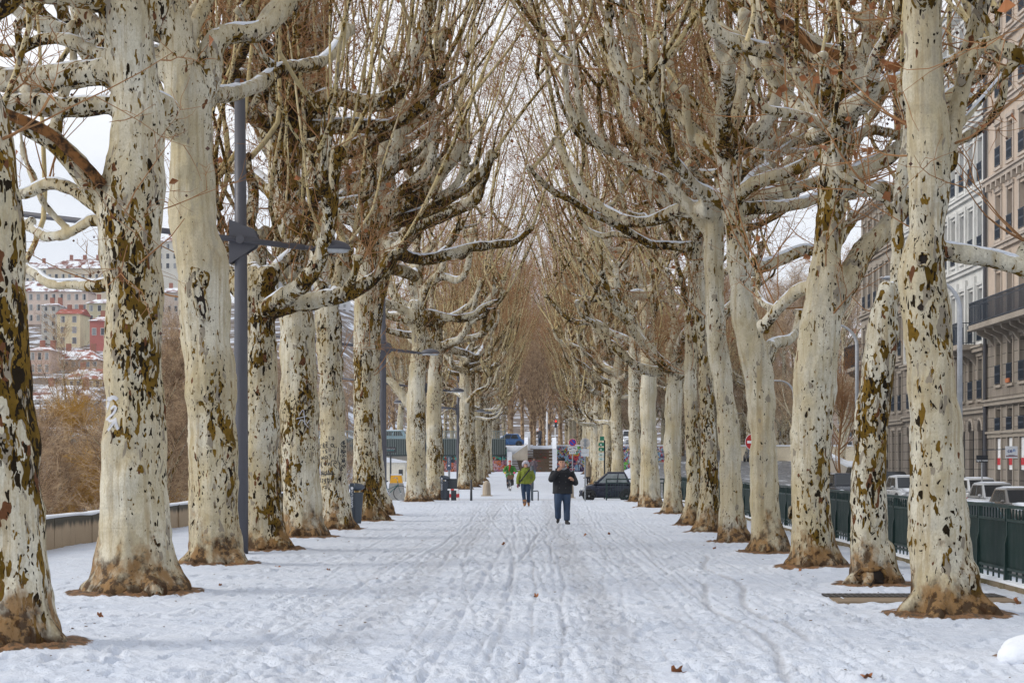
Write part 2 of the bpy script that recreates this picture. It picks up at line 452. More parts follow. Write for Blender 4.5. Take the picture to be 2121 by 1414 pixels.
def finish(tree, name, base, voxel, seed, patch=0.0, nshoot=5, dens=16, label='', group=None, sunlit=False, hs=(5.5, 9.5), snow=True, leaves=40, stuff=True, sprout=1.0, inward=0.0):
    rng = np.random.RandomState(seed); rr = random.Random(seed)
    root = empty(name, base)
    mb = MB()
    for k, (P, R, sn) in enumerate(tree.paths):
        mb.tube(P, R, 12 if R.max() > .2 else 8, lump=.10, seed=seed+k*3.1)
        mb.ball(P[-1], R[-1]*1.02, seg=8, rings=6); mb.ball(P[0], R[0]*.95, seg=8, rings=6)
    shoots = []
    for (c, r, t) in tree.heads:
        kr = max(r*1.35, .09)
        for q in range(4):
            mb.ball(c+np.array([rr.uniform(-1, 1), rr.uniform(-1, 1), rr.uniform(-.6, .8)])*kr*.75, kr*rr.uniform(.5, .85), seg=7, rings=5)
        if c[2] < 5.5 and rr.random() < .6: continue
        for q in range(max(1, int(nshoot*rr.uniform(.6, 1.4)))):
            az = rr.uniform(0, 6.28); lean = abs(rr.gauss(0, .25))+.04
            d = np.array((math.cos(az)*lean, math.sin(az)*lean, 1.0))+np.array((t[0], t[1], 0))/(np.linalg.norm(t)+.01)*.24
            L = rr.uniform(*hs); r0 = rr.uniform(.024, .058); K = 9
            bend = np.array((rr.gauss(0, .10), rr.gauss(0, .10), 0)); d = d+np.array((inward, 0, 0))
            P = [c+np.array((math.cos(az), math.sin(az), .3))*kr*.6]
            for i in range(K-1):
                dd = d+bend*math.sin(i*.8+q)+np.array((rr.gauss(0, .035), rr.gauss(0, .035), 0)); dd /= np.linalg.norm(dd)
                if i == 0: dd = np.array((math.cos(az)*.6, math.sin(az)*.6, .8))
                P.append(P[-1]+dd*L/(K-1))
            shoots.append((np.array(P), r0*np.linspace(1, .16, K)))
    # thin sprouts along the limbs
    sprouts = []
    for k, (P, R, sn) in enumerate(tree.paths):
        if R.max() > .6 or len(P) < 6: continue
        for q in range(int(len(P)*.045*sprout+rr.random())):
            i = rr.randrange(2, len(P)-1)
            if P[i][2] < 3.6: continue
            for w_ in range(rr.randint(1, 5)):
                az = rr.uniform(0, 6.28); el = rr.uniform(-.25, 1.3); L = rr.uniform(.7, 2.3); d = np.array((math.cos(az)*math.cos(el), math.sin(az)*math.cos(el), math.sin(el)))
                S = [P[i]+d*R[i]*.7]
                for s_ in range(5): d = d+np.array((rr.gauss(0, .12), rr.gauss(0, .12), .10)); d /= np.linalg.norm(d); S.append(S[-1]+d*L/5)
                sprouts.append((np.array(S), rr.uniform(.008, .017)*np.linspace(1, .35, 6)))
    V, Q = remesh(mb, voxel, 5, lump=.024, lscale=3.4, seed=seed)
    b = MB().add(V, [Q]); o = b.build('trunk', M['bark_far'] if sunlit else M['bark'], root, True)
    o['patch'] = patch
    if shoots:
        sb = MB()
        for P, R in shoots:
            PP, RR = spline(P, R, .5); sb.tube(PP, RR, 5, cap=False)
        o = sb.build('shoots', M['shoot'], root, True); o['patch'] = -.03
        P1, R1, P2, R2 = twigs_for(shoots, rng, dens)
        if sprouts:
            a1, b1, a2, b2 = twigs_for(sprouts, rng, 2.4); a1 = a1*1.0
            P1 = np.vstack([P1, a1]); R1 = np.vstack([R1, b1*.8]); P2 = np.vstack([P2, a2]); R2 = np.vstack([R2, b2])
        V1, Q1 = paths_mesh(P1, R1); V2, Q2 = paths_mesh(P2, R2)
        tb = MB().add(V1, [Q1]); tb.add(V2, [Q2])
        for S_, r_ in sprouts: tb.tube(S_, r_, 4, cap=False)
        tb.build('twigs', M['twig'], root)['kind'] = 'stuff'
        if leaves:
            i = rng.randint(0, len(P2), leaves)
            V3, Q3 = leaf_quads(P2[i, -1], rng, .13); MB().add(V3, [Q3]).build('dry_leaves', M['leaf'], root)['kind'] = 'stuff'
            i = rng.randint(0, len(P1), leaves*2)
            V4, T4 = octas(P1[i, -1]+rng.normal(size=(leaves*2, 3))*.1, .022); MB().add(V4, [T4]).build('seed_balls', M['ball'], root)['kind'] = 'stuff'
    if snow:
        sb = MB(); any_ = False
        for k, (P, R, sn) in enumerate(tree.paths):
            if not sn or len(P) < 8: continue
            T = np.gradient(P, axis=0); sl = np.abs(T[:, 2])/(np.linalg.norm(T, axis=1)+1e-9)
            ok = (sl < .72) & (vnoise(P*.9+seed) > -.35)
            i = 0
            while i < len(P):
                if not ok[i]: i += 1; continue
                j = i
                while j < len(P) and ok[j]: j += 1
                if j-i > 4:
                    S = P[i:j].copy(); rr_ = R[i:j]
                    w = rr_*(.55+.18*vnoise(S*3.1+k))*np.clip(np.minimum(np.arange(j-i), np.arange(j-i)[::-1])/2.5+.15, 0, 1)
                    S[:, 2] += rr_*.80+.006
                    V5, Q5, T5 = tube(S, w, 8)
                    # flatten: pull each ring to a low cap
                    ring = np.repeat(S[:, 2], 8); rad = np.repeat(rr_, 8)
                    V5[:len(ring), 2] = ring+(V5[:len(ring), 2]-ring)*.48
                    sb.add(V5, [Q5, T5]); any_ = True
                i = j
        if any_: sb.build('snow', M['snow'], root, True)['kind'] = 'stuff'
    if label: tag(root, label, 'tree', group)
    return root

def roots(tree, r, rng, n=6, reach=.34):
    for k in range(n):
        a = k*2*PI/n+rng.uniform(-.5, .5); q = reach*rng.uniform(.2, 2.0)
        c, s_ = math.cos(a), math.sin(a)
        tree.paths.append((*spline([(c*r*.5, s_*r*.5, .50), (c*r*.76, s_*r*.76, .22), (c*(r+q*.4), s_*(r+q*.4), .05), (c*(r+q), s_*(r+q), -.08)],
                                   [r*.38, r*.36, r*.30, r*.16], .08), False))

LIMBS_DEPTH = random.Random(5)
def traced(spec, seed):
    """a tree whose trunk and main limbs follow the photograph; spec in photo pixels at distance d"""
    rng = random.Random(seed)
    d = spec['d']; base = W(spec['trunk'][0][0], spec['trunk'][0][1], d); base[2] = spec.get('z', 0.0)
    def loc(px, py, dd=0.0):
        p = W(px, py, d)-base; p[1] = dd
        if dd: p[0] = ((px-PX)*(d+dd)/F)-base[0]; p[2] = CH+(PY-py)*(d+dd)/F-base[2]
        return p
    t = Plane(rng)
    lean = spec.get('lean', 0.0)
    tr = spec['trunk']; P = [loc(a, b) for a, b, w in tr]; R = [w/2*d/F for a, b, w in tr]
    for p in P[1:]: p[1] += lean*p[2]
    P.insert(0, P[0]-np.array((0, 0, .35))); R.insert(0, R[0]*1.03)
    P, R = spline(P, R, .1)
    t.paths.append((P, R, False))
    roots(t, tr[1][2]/2*d/F, rng, 6, .17)
    if spec.get('top', 1): t.heads.append((P[-1], R[-1], np.array((0, 0, 1.))))
    for lm in spec.get('limbs', []):
        w0, w1, slope, pts = lm[0], lm[1], lm[2], lm[3]
        LP = []
        for k, (a, b) in enumerate(pts):
            LP.append(loc(a, b, slope*k/(len(pts)-1)))
            if k == 0: LP[0] = loc(a, b)
        LR = np.linspace(w0, w1, len(pts))/2*d/F
        t.limb(LP, LR)
        if len(lm) > 4 or rng.random() < .35:
            k = len(LP)//2
            t.auto(LP[k], rng.uniform(0, 6.28), LR[k]*.7, rng.uniform(1.2, 2.2), rng.uniform(.3, 1.0), 0)
    for (f0, f1, n, L) in spec.get('auto', []):          # free limbs between two heights on the trunk
        for k in range(n):
            z = rng.uniform(f0, f1); i = int(np.argmin(abs(P[:, 2]-z)))
            az = spec.get('az0', 0)+2*PI*k/n+rng.uniform(-.5, .5)
            if 'azr' in spec: az = spec['azr'][0]+(spec['azr'][1]-spec['azr'][0])*(k+.5)/n
            t.auto(P[i], az, min(R[i]*.68, .21), L*rng.uniform(.8, 1.25)*(1.35 if d > 36 else 1.1), None, 2 if d > 30 else 1)
    return t, base

def generic(seed, H=7.6, r=.38, n=7, lean=(0, 0), low=0, L=3.6):
    rng = random.Random(seed); t = Plane(rng)
    P = [np.array((0, 0, -.3)), np.array((0, 0, .35)), np.array((lean[0]*.2+rng.uniform(-.08, .08), lean[1]*.3, H*.35)), np.array((lean[0]*.6+rng.uniform(-.12, .12), lean[1]*.6, H*.7)), np.array((lean[0], lean[1], H))]
    R = [r*1.3, r*1.08, r*.88, r*.8, r*.85]
    P, R = spline(P, R, .12); t.paths.append((P, R, False)); roots(t, r, rng, 5, .25)
    for k in range(n):
        t.auto(P[-1-rng.randint(0, 6)], 2*PI*k/n+rng.uniform(-.35, .35), r*.46, L*rng.uniform(.8, 1.2), rng.uniform(.1, .9))
    for k in range(low):
        i = int(len(P)*rng.uniform(.55, .85)); t.auto(P[i], rng.uniform(0, 6.28), r*.36, L*.75, rng.uniform(-.1, .5))
    t.limb([P[-1], P[-1]+np.array((rng.uniform(-.2, .2), rng.uniform(-.2, .2), 1.3)), P[-1]+np.array((rng.uniform(-.6, .6), rng.uniform(-.4, .4), 2.7))], [r*.7, r*.5, r*.36])
    return t
# ------------------------------------------------------------------ the avenue (trunks and limbs in photo pixels)
NEAR = [
 dict(key='L1', d=16.6, patch=.035, label='thick mottled plane tree cut by the left edge, broad olive bark stripe',
  trunk=[(20,1338,255),(18,1250,190),(10,1100,170),(-2,900,158),(-12,700,148),(-22,500,142),(-32,350,140),(-55,230,130),(-110,110,115),(-160,0,105),(-210,-150,90)],
  limbs=[(60,45,-.5,[(-110,110),(-40,40),(40,-20),(70,-120)])], auto=[(6.0,7.6,4,3.0)], top=1),
 dict(key='L2', d=23.4, patch=-.035, label='plane tree with grey scratched graffiti loops on its trunk and long level boughs reaching left',
  trunk=[(282,1226,215),(280,1170,168),(277,1100,150),(277,1000,136),(277,900,128),(277,800,124),(276,700,120),(276,600,118),(273,500,132),(275,400,142),(281,300,114),(281,200,100),(270,100,108),(258,0,108),(250,-150,98),(235,-380,80)],
  limbs=[(62,56,.2,[(268,170),(215,150),(140,158),(60,165),(-20,160),(-110,110)]), (46,42,-.2,[(265,230),(215,218),(130,222),(50,215),(-40,222),(-140,190)]),
         (34,26,.9,[(255,120),(200,108),(140,82),(80,82),(20,108),(-50,80)]), (30,22,1.3,[(265,560),(215,590),(160,590),(105,588),(75,566),(45,552)]),
         (56,30,-.6,[(250,440),(200,395),(160,345),(110,292),(40,258),(-5,238)]), (34,26,1.0,[(258,470),(205,430),(150,392),(100,382),(50,402),(0,400)]),
         (28,20,1.6,[(262,500),(200,455),(150,480),(100,490),(60,468)]), (40,30,.5,[(270,60),(210,60),(170,20),(130,-40),(110,-120)])], auto=[(6.6,9.8,6,3.4)], az0=.6),
 dict(key='L3', d=29.8, patch=-.085, label='smooth pale plane tree with dark upright hollow, just left of nearest lamp post',
  trunk=[(448,1170,125),(446,1120,106),(443,1000,102),(439,900,104),(436,800,104),(428,700,102),(423,620,110),(419,550,108),(402,480,96),(398,400,93),(396,300,90),(392,200,92),(372,110,78),(352,0,66),(340,-150,60),(335,-300,50)],
  limbs=[(58,30,.8,[(400,210),(432,165),(438,100),(470,72),(530,66),(580,30),(610,-30),(620,-110)]), (40,28,5.0,[(405,235),(440,200),(480,193),(530,178),(585,142),(640,135),(680,118),(720,60)]),
         (40,26,1.0,[(375,130),(395,70),(420,20),(450,-60)]), (30,22,2.2,[(400,330),(360,280),(300,262),(250,270)])], auto=[(5.8,8.8,6,3.4)], azr=(1.9, 4.6)),
 dict(key='L4', d=35.0, patch=.045, label='short mottled plane tree directly behind the nearest lamp post, dark low head',
  trunk=[(556,1140,112),(550,1100,86),(545,1020,78),(543,900,70),(540,750,66),(539,660,66),(536,615,74),(528,580,60)],
  limbs=[(38,24,2.4,[(530,600),(505,565),(470,520),(430,470),(395,420)]), (36,24,1.5,[(545,600),(570,560),(610,520),(640,470),(650,400)]), (30,22,2.0,[(530,590),(525,540),(515,480),(525,400),(510,330)])], auto=[(4.2,4.9,5,3.0)], azr=(-1.2, 3.0), top=1),
 dict(key='L5', d=40.8, patch=.04, label='blotchy plane tree with a big brown burl near its foot, left row',
  trunk=[(632,1113,98),(627,1070,84),(622,1000,80),(621,900,80),(619,800,78),(616,700,76),(607,600,72),(598,500,70),(590,400,70),(588,300,76),(592,215,84),(604,110,58),(620,0,50),(640,-150,42)],
  limbs=[(50,34,.4,[(580,225),(560,180),(545,120),(520,60),(505,-20),(500,-100)]), (44,30,-.5,[(605,270),(645,220),(690,200),(740,212),(790,212),(835,180),(860,110),(885,30),(900,-50)]),
         (36,26,1.1,[(585,420),(545,380),(500,350),(450,345),(410,310)]), (36,26,-1.2,[(590,300),(560,260),(520,240),(480,190),(470,110)])], auto=[(6.5,10,6,3.4)]),
 dict(key='L6', d=45.8, patch=-.01, label='plane tree with handwritten black words low on its pale trunk',
  trunk=[(700,1096,80),(696,1050,62),(692,1000,58),(688,900,54),(686,800,50),(682,700,52),(676,600,52),(668,500,56),(664,400,54),(660,300,56),(655,210,52),(650,100,44),(640,0,38)],
  limbs=[(40,24,.5,[(672,360),(710,318),(760,292),(820,262),(860,225),(900,160),(915,70)]), (34,22,-.6,[(660,310),(635,250),(600,200),(590,130),(600,50)]), (30,20,1.4,[(665,420),(710,380),(760,360),(790,330),(800,270)]), (28,20,.8,[(672,560),(640,520),(600,470),(590,420)])], auto=[(7.0,11,6,3.2)]),
 dict(key='L7', d=52.7, patch=.0, label='dark-flecked plane tree with spreading boughs, directly right of the near litter bin',
  trunk=[(765,1078,82),(760,1040,62),(758,1000,56),(757,900,50),(757,800,50),(757,700,50),(760,600,50),(765,500,48),(771,430,52),(778,370,48)],
  limbs=[(34,24,.3,[(783,455),(833,425),(883,399),(916,352),(949,319),(960,285),(962,255)]), (28,20,-.5,[(780,440),(810,412),(855,380),(886,349),(899,300),(905,250)]), (30,20,.9,[(770,430),(740,390),(700,370),(670,320),(665,260)]),
         (30,22,-1.0,[(775,380),(770,320),(800,260),(795,190),(820,120)]), (28,20,1.5,[(765,480),(725,440),(690,430),(650,380)]), (24,18,1.0,[(770,400),(820,350),(870,330),(880,290)])], auto=[(7.5,9.2,4,3.0)]),
 dict(key='L8', d=58.0, patch=.03, label='slim plane tree with dark brown foot, last before the parked bicycle',
  trunk=[(794,1066,54),(786,1040,42),(780,1000,38),(773,900,34),(770,800,34),(772,700,36),(782,600,38),(797,545,44),(812,510,44)],
  limbs=[(40,18,-.4,[(806,525),(840,490),(866,465),(900,450),(939,435),(985,412),(995,382),(1009,345),(1017,318)]), (30,20,.5,[(800,520),(790,460),(760,420),(740,360),(745,300)]), (26,18,1.2,[(800,500),(830,440),(850,380),(840,300)])], auto=[(7.4,8.2,4,3.0)]),
 dict(key='L9', d=79.0, patch=-.06, label='very pale smooth plane tree right of the parked teal bicycle',
  trunk=[(865,1038,52),(863,1010,42),(862,950,39),(862,850,40),(865,760,33),(867,700,30),(867,650,36)],
  limbs=[(20,13,.5,[(862,655),(845,637),(826,622),(808,595),(803,560)]), (20,12,-.6,[(855,670),(825,660),(793,653),(770,655)]), (18,12,.3,[(866,645),(856,605),(852,585),(863,558),(875,535),(896,510)]), (18,12,.8,[(868,640),(868,590),(866,550),(860,510),(850,470)]),
         (20,12,-.5,[(872,640),(885,590),(910,565),(919,540),(914,505)]), (18,12,-1.0,[(878,600),(913,574),(948,580),(966,560),(973,525),(977,480)]), (20,14,.2,[(855,850),(836,822),(810,790),(792,775)])], auto=[(7.6,8.4,3,2.8)]),
 dict(key='L10', d=90.0, patch=-.01, label='grey-white plane tree beside the far litter bin, its bough forking low to the right',
  trunk=[(905,1029,46),(902,1005,38),(901,950,36),(899,850,32),(902,770,30),(905,710,28),(897,660,26)],
  limbs=[(15,10,-.6,[(903,680),(925,660),(950,648),(975,628),(990,605),(996,580)]), (15,10,.5,[(898,660),(893,610),(905,560),(900,500)]), (14,10,1.,[(900,690),(880,640),(875,590),(860,550)])], auto=[(6.6,8.2,6,3.2)]),
 dict(key='R0', d=15.4, patch=-.03, label='plane tree of which only the snowy root shows at the lower right corner',
  trunk=[(2240,1352,235),(2238,1290,190),(2236,1200,172),(2236,900,165),(2234,500,150),(2230,100,130),(2226,-200,110)], auto=[(6.8,8.0,4,3.0)]),
 dict(key='R1', d=20.0, patch=.0, label='massive plane tree with a gnarled knot hole, nearest trunk on the right',
  trunk=[(1964,1274,200),(1956,1225,152),(1948,1150,130),(1944,1000,114),(1940,900,106),(1930,780,106),(1917,650,98),(1911,550,94),(1917,480,78),(1925,340,84),(1917,200,84),(1912,100,80),(1910,0,78),(1905,-200,74),(1900,-400,60)],
  limbs=[(42,38,.2,[(1920,515),(1965,522),(2030,532),(2100,545),(2170,580),(2230,600)]), (46,36,.6,[(1930,370),(1965,300),(1990,200),(2010,100),(2035,10),(2060,-80)]), (30,26,-.4,[(1990,170),(2030,95),(2075,98),(2130,125),(2200,130)]), (18,12,1.0,[(1950,330),(1990,260),(2050,190),(2105,120),(2150,40)])], auto=[(6.2,8.6,6,3.2)], az0=1.2),
 dict(key='R2', d=24.8, patch=.02, label='leaning plane tree with rotten hollow foot and snow-topped sawn stub',
  trunk=[(1814,1214,118),(1805,1170,88),(1799,1100,74),(1799,1000,70),(1805,900,72),(1815,800,72),(1827,700,68),(1834,640,58),(1838,604,46)],
  limbs=[(34,26,.6,[(1838,650),(1855,600),(1860,530),(1858,450),(1868,360),(1880,280),(1870,180)])], auto=[], top=0),
 dict(key='R3', d=29.0, patch=-.02, label='broad twin-stemmed plane tree with a thick dark bough forking up to the right',
  trunk=[(1690,1178,118),(1683,1120,92),(1680,1050,86),(1678,950,86),(1685,800,88),(1696,690,88),(1706,620,80),(1713,500,60),(1722,400,58),(1730,300,60),(1745,225,70),(1768,172,72)],
  limbs=[(56,40,.4,[(1722,640),(1752,590),(1790,520),(1830,480),(1862,440),(1890,400)]), (42,26,-.5,[(1725,290),(1700,220),(1672,170),(1618,115),(1553,98),(1485,70),(1462,30),(1460,-60)]),
         (34,24,-.8,[(1742,220),(1755,160),(1748,110),(1700,105),(1660,75),(1612,45),(1597,0),(1600,-80)]), (30,22,.6,[(1770,180),(1800,190),(1850,150),(1900,110)]), (34,26,-.3,[(1760,190),(1790,120),(1800,60),(1790,-30)]),
         (32,22,.9,[(1700,600),(1660,600),(1610,640),(1580,680)]), (24,20,1.2,[(1740,300),(1800,270),(1860,280)])], auto=[(5.4,7.8,6,3.2)]),
 dict(key='R4', d=33.6, patch=-.045, label='smooth creamy plane tree bulging with a pruned knob at mid height',
  trunk=[(1590,1147,98),(1586,1100,70),(1584,1050,60),(1580,900,56),(1573,790,62),(1556,715,62),(1540,640,48),(1530,560,44),(1524,480,44),(1514,400,46),(1510,330,56),(1520,285,50)],
  limbs=[(34,22,.4,[(1520,290),(1526,240),(1536,190),(1548,130),(1545,60),(1550,-20)]), (36,22,-.5,[(1530,310),(1565,285),(1595,235),(1620,160),(1600,90)]), (30,20,.8,[(1512,310),(1480,260),(1440,215),(1400,182),(1385,120)]),
         (28,20,1.2,[(1590,720),(1605,710),(1640,700),(1660,650)]), (32,22,1.6,[(1528,430),(1590,430),(1640,425),(1700,410),(1760,400)]), (34,22,2.0,[(1545,560),(1600,545),(1660,520),(1720,515),(1770,450)])], auto=[(5.6,7.2,5,3.2)]),
 dict(key='R5', d=38.3, patch=-.05, label='smooth pinkish plane tree leaning slightly left, left of the knobbed creamy trunk',
  trunk=[(1521,1124,82),(1517,1085,56),(1514,1020,46),(1511,900,44),(1498,800,42),(1485,700,42),(1480,600,42),(1478,500,42),(1478,430,46)],
  limbs=[(30,20,.3,[(1476,440),(1450,395),(1415,350),(1370,330),(1330,290),(1300,240),(1290,170)]), (30,20,-.6,[(1480,420),(1500,370),(1490,310),(1510,250),(1490,190)]), (28,18,1.2,[(1480,430),(1440,430),(1400,400),(1380,350)]), (26,18,.9,[(1482,450),(1530,400),(1560,370),(1620,350),(1660,300)])], auto=[(6.0,7.6,6,3.4)]),
 dict(key='R6', d=43.6, patch=.02, label='plane tree with a rusty flaking foot, half hidden behind the pinkish trunk',
  trunk=[(1466,1104,70),(1467,1070,46),(1468,1000,36),(1466,900,32),(1463,820,34),(1460,740,30),(1452,640,30),(1450,540,32),(1440,470,34)],
  limbs=[(24,16,.3,[(1442,480),(1410,450),(1385,400),(1395,340)]), (26,16,.9,[(1445,500),(1470,440),(1460,380),(1480,320),(1470,250)]), (22,16,-.6,[(1440,470),(1420,410),(1440,350),(1420,290)])], auto=[(6.4,8.4,5,3.2)]),
 dict(key='R7', d=48.6, patch=.05, label='narrow plane tree streaked with dark flecks, left of the rusty-footed trunk on the right',
  trunk=[(1431,1089,52),(1434,1050,34),(1436,1000,29),(1434,900,28),(1430,800,28),(1432,700,27),(1440,600,27),(1447,530,28),(1440,460,30)],
  limbs=[(20,13,.3,[(1442,540),(1400,500),(1380,460),(1350,440),(1330,380)]), (20,13,-.5,[(1440,470),(1420,420),(1390,380),(1380,320)]), (20,13,.8,[(1445,520),(1470,470),(1500,440),(1520,380)])], auto=[(6.8,8.6,6,3.4)]),
 dict(key='R8', d=60.0, patch=.0, label='plane tree with a snowy root collar and low pruned head, right row',
  trunk=[(1393,1064,56),(1393,1035,42),(1393,980,37),(1394,900,36),(1396,830,34),(1398,770,36)],
  limbs=[(20,13,.3,[(1398,780),(1385,730),(1400,690),(1390,620),(1380,560)]), (22,13,.8,[(1400,770),(1425,730),(1430,680),(1420,600)]), (18,13,-.4,[(1398,790),(1420,770),(1440,750)])], auto=[(4.6,5.6,4,3.2),(5.8,7.8,3,3.4)]),
 dict(key='R9', d=68.7, patch=-.09, label='almost white plane tree with a bough fork shaped like a slingshot, in the right row',
  trunk=[(1349,1050,56),(1347,1015,42),(1345,950,37),(1343,880,35),(1342,820,36),(1344,770,33),(1340,700,32),(1338,650,31),(1338,616,36)],
  limbs=[(24,13,-.5,[(1336,622),(1315,595),(1287,572),(1266,538),(1254,512),(1246,470),(1235,420)]), (22,12,.6,[(1342,620),(1353,600),(1362,570),(1370,537),(1392,533),(1420,510)]), (18,12,1.0,[(1340,630),(1360,600),(1385,590),(1410,583),(1430,550)]),
         (16,12,-.3,[(1287,572),(1300,540),(1290,520),(1264,517),(1250,500)]), (18,12,.8,[(1335,620),(1330,570),(1318,530),(1320,480)])], auto=[(7.4,7.9,3,2.8)]),
 dict(key='R10', d=79.0, patch=-.02, label='slender grey plane tree with long snow-lined boughs stretching left over the path',
  trunk=[(1319,1040,38),(1318,1010,28),(1316,950,25),(1313,850,23),(1312,750,23),(1316,690,22),(1320,630,22),(1318,570,24)],
  limbs=[(15,9,-.3,[(1312,710),(1290,698),(1265,689),(1235,668),(1195,668),(1170,655),(1148,632),(1132,612)]), (15,10,.4,[(1318,600),(1290,560),(1260,550),(1240,500)]), (15,10,.9,[(1318,580),(1310,520),(1290,470)])], auto=[(7.0,9.0,6,3.4)]),
]

def nearest_trees():
    for i, sp in enumerate(NEAR):
        t, base = traced(sp, 100+i*7)
        d = sp['d']
        vox = .022 if d < 32 else (.030 if d < 50 else .042)
        far_top = d < 33
        r = finish(t, 'plane_tree', base, vox, 300+i, sp['patch'], nshoot=1.8 if far_top else 1.9, dens=10 if far_top else 16, sprout=(.5 if sp['key'] == 'L3' else 1.3), inward=(-.16 if base[0] > 0 else .16) if d > 36 else 0.0, label=sp['label'],
                   group='plane trees lining the promenade', leaves=130)
        TREES[sp['key']] = r; BASES.append((base[0], base[1], sp['trunk'][1][2]/2*d/F))

ORD = ['eleventh', 'twelfth', 'thirteenth', 'fourteenth', 'fifteenth', 'sixteenth', 'seventeenth', 'eighteenth', 'nineteenth', 'twentieth', 'twenty-first']
TREES = {}; BASES = []
def far_trees():
    protos = []
    for k in range(4):
        t = generic(900+k*11, H=(7.8, 8.2, 7.4, 8.0)[k], r=(.40, .36, .42, .38)[k], n=7, low=2)
        protos.append(finish(t, 'plane_tree', (0, 0, 0), .055, 640+k, (.0, .05, -.03, .03)[k], nshoot=4.2, dens=12, group='plane trees lining the promenade', leaves=110))
    first = set()
    def put(k, x, y, z, rz, label, group, s=1.0):
        p = protos[k]
        if k in first: o = copy_tree(p)
        else: o = p; first.add(k)
        o.location = (x, y, z); o.rotation_euler = (0, 0, rz); o.scale = (s, s, s*1.0)
        tag(o, label, 'tree', group); return o
    rr = random.Random(3)
    L = [119, 130, 141, 151, 161, 171, 181]
    for i, y in enumerate(L):
        x = (-4.45, -4.4, -4.35, -4.35, -4.4, -4.45, -4.5)[i]
        put(i % 4, x, y, gz(x, y)-.03, rr.uniform(0, 6.28), '%s plane tree from the camera in the left row, in far clump' % ORD[i], 'plane trees lining the promenade', rr.uniform(.92, 1.06))
        BASES.append((x, y, .4))
    R = [107, 114, 122, 130, 139, 148, 158, 170]
    for i, y in enumerate(R):
        x = (4.55, 4.3, 4.45, 4.5, 4.5, 4.5, 4.55, 4.7)[i]
        put((i+2) % 4, x, y, gz(x, y)-.03, rr.uniform(0, 6.28), '%s plane tree from the camera in the right row, beyond the small car' % ORD[i], 'plane trees lining the promenade', rr.uniform(.92, 1.06))
        BASES.append((x, y, .4))
    # avenue trees carrying on at street level past the steps
    k = 0
    for y in (212, 222, 232, 243, 254, 266, 280, 296, 315, 335, 360):
        for x in (-6.2, 5.6, -14.5, 14.5, 24):
            if k % 7 == 6 and abs(x) > 10: k += 1; continue
            put(k % 4, x+rr.uniform(-.6, .6), y+rr.uniform(-2, 2), gz(x, y)-.03, rr.uniform(0, 6.28), 'bare plane tree in the far grove behind the graffiti steps', 'far plane trees behind the steps', rr.uniform(.9, 1.1)); k += 1
    return protos
# ------------------------------------------------------------------ the lie of the land
def sst(v, a, b):
    t = np.clip((np.asarray(v, float)-a)/(b-a), 0, 1); return t*t*(3-2*t)
def gzn(x, y):
    x = np.asarray(x, float); y = np.asarray(y, float)
    prom = -.32*sst(y, 83.5, 87)*(1-sst(y, 105, 111))+.8*sst(y, 135, 182)
    road = -.85+.85*sst(y, 70, 112)+1.85*np.clip((y-105)/90, 0, 1)+1.55*np.clip((y-195)/60, 0, 1)
    left = np.where(y > 84, prom-3.6*sst(-x, 14, 18)*(1-sst(y, 186, 192)), 0)
    near = prom*(1-sst(-x, 9.0, 9.05)*0)
    z = near
    z = np.where(x < -9.6, np.where(y < 84, -3.6*sst(-x, 9.6, 11.0), left), z)
    up = sst(y, 189.5, 190.3)
    z = z*(1-up)+3.4*up
    rb = sst(x, 6.75, 6.95)*(1-sst(y, 100, 106))+sst(x, 8.0, 11.0)*sst(y, 100, 106)
    z = z*(1-rb)+road*rb
    wob = sst(-x, 14, 30)*(1-sst(y, 250, 330))
    z = z-1.2*wob
    hill = np.clip((y-330), 0, 430)*.145*sst(-x, 25+0*y, 75)
    hill = hill*1.0+np.clip(y-420, 0, 500)*.07*(1-sst(-x, 25, 75))*sst(y, 420, 600)
    return z+hill
def gz(x, y): return float(gzn(np.array([x]), np.array([y]))[0])

def grid(xs, ys, zfun):
    X, Y = np.meshgrid(xs, ys); Z = zfun(X.ravel(), Y.ravel())
    V = np.stack([X.ravel(), Y.ravel(), Z], 1); nx = len(xs)
    i = np.arange(len(ys)-1)[:, None]*nx; j = np.arange(nx-1)[None, :]
    return V, np.stack([i+j, i+j+1, i+nx+j+1, i+nx+j], -1).reshape(-1, 4)

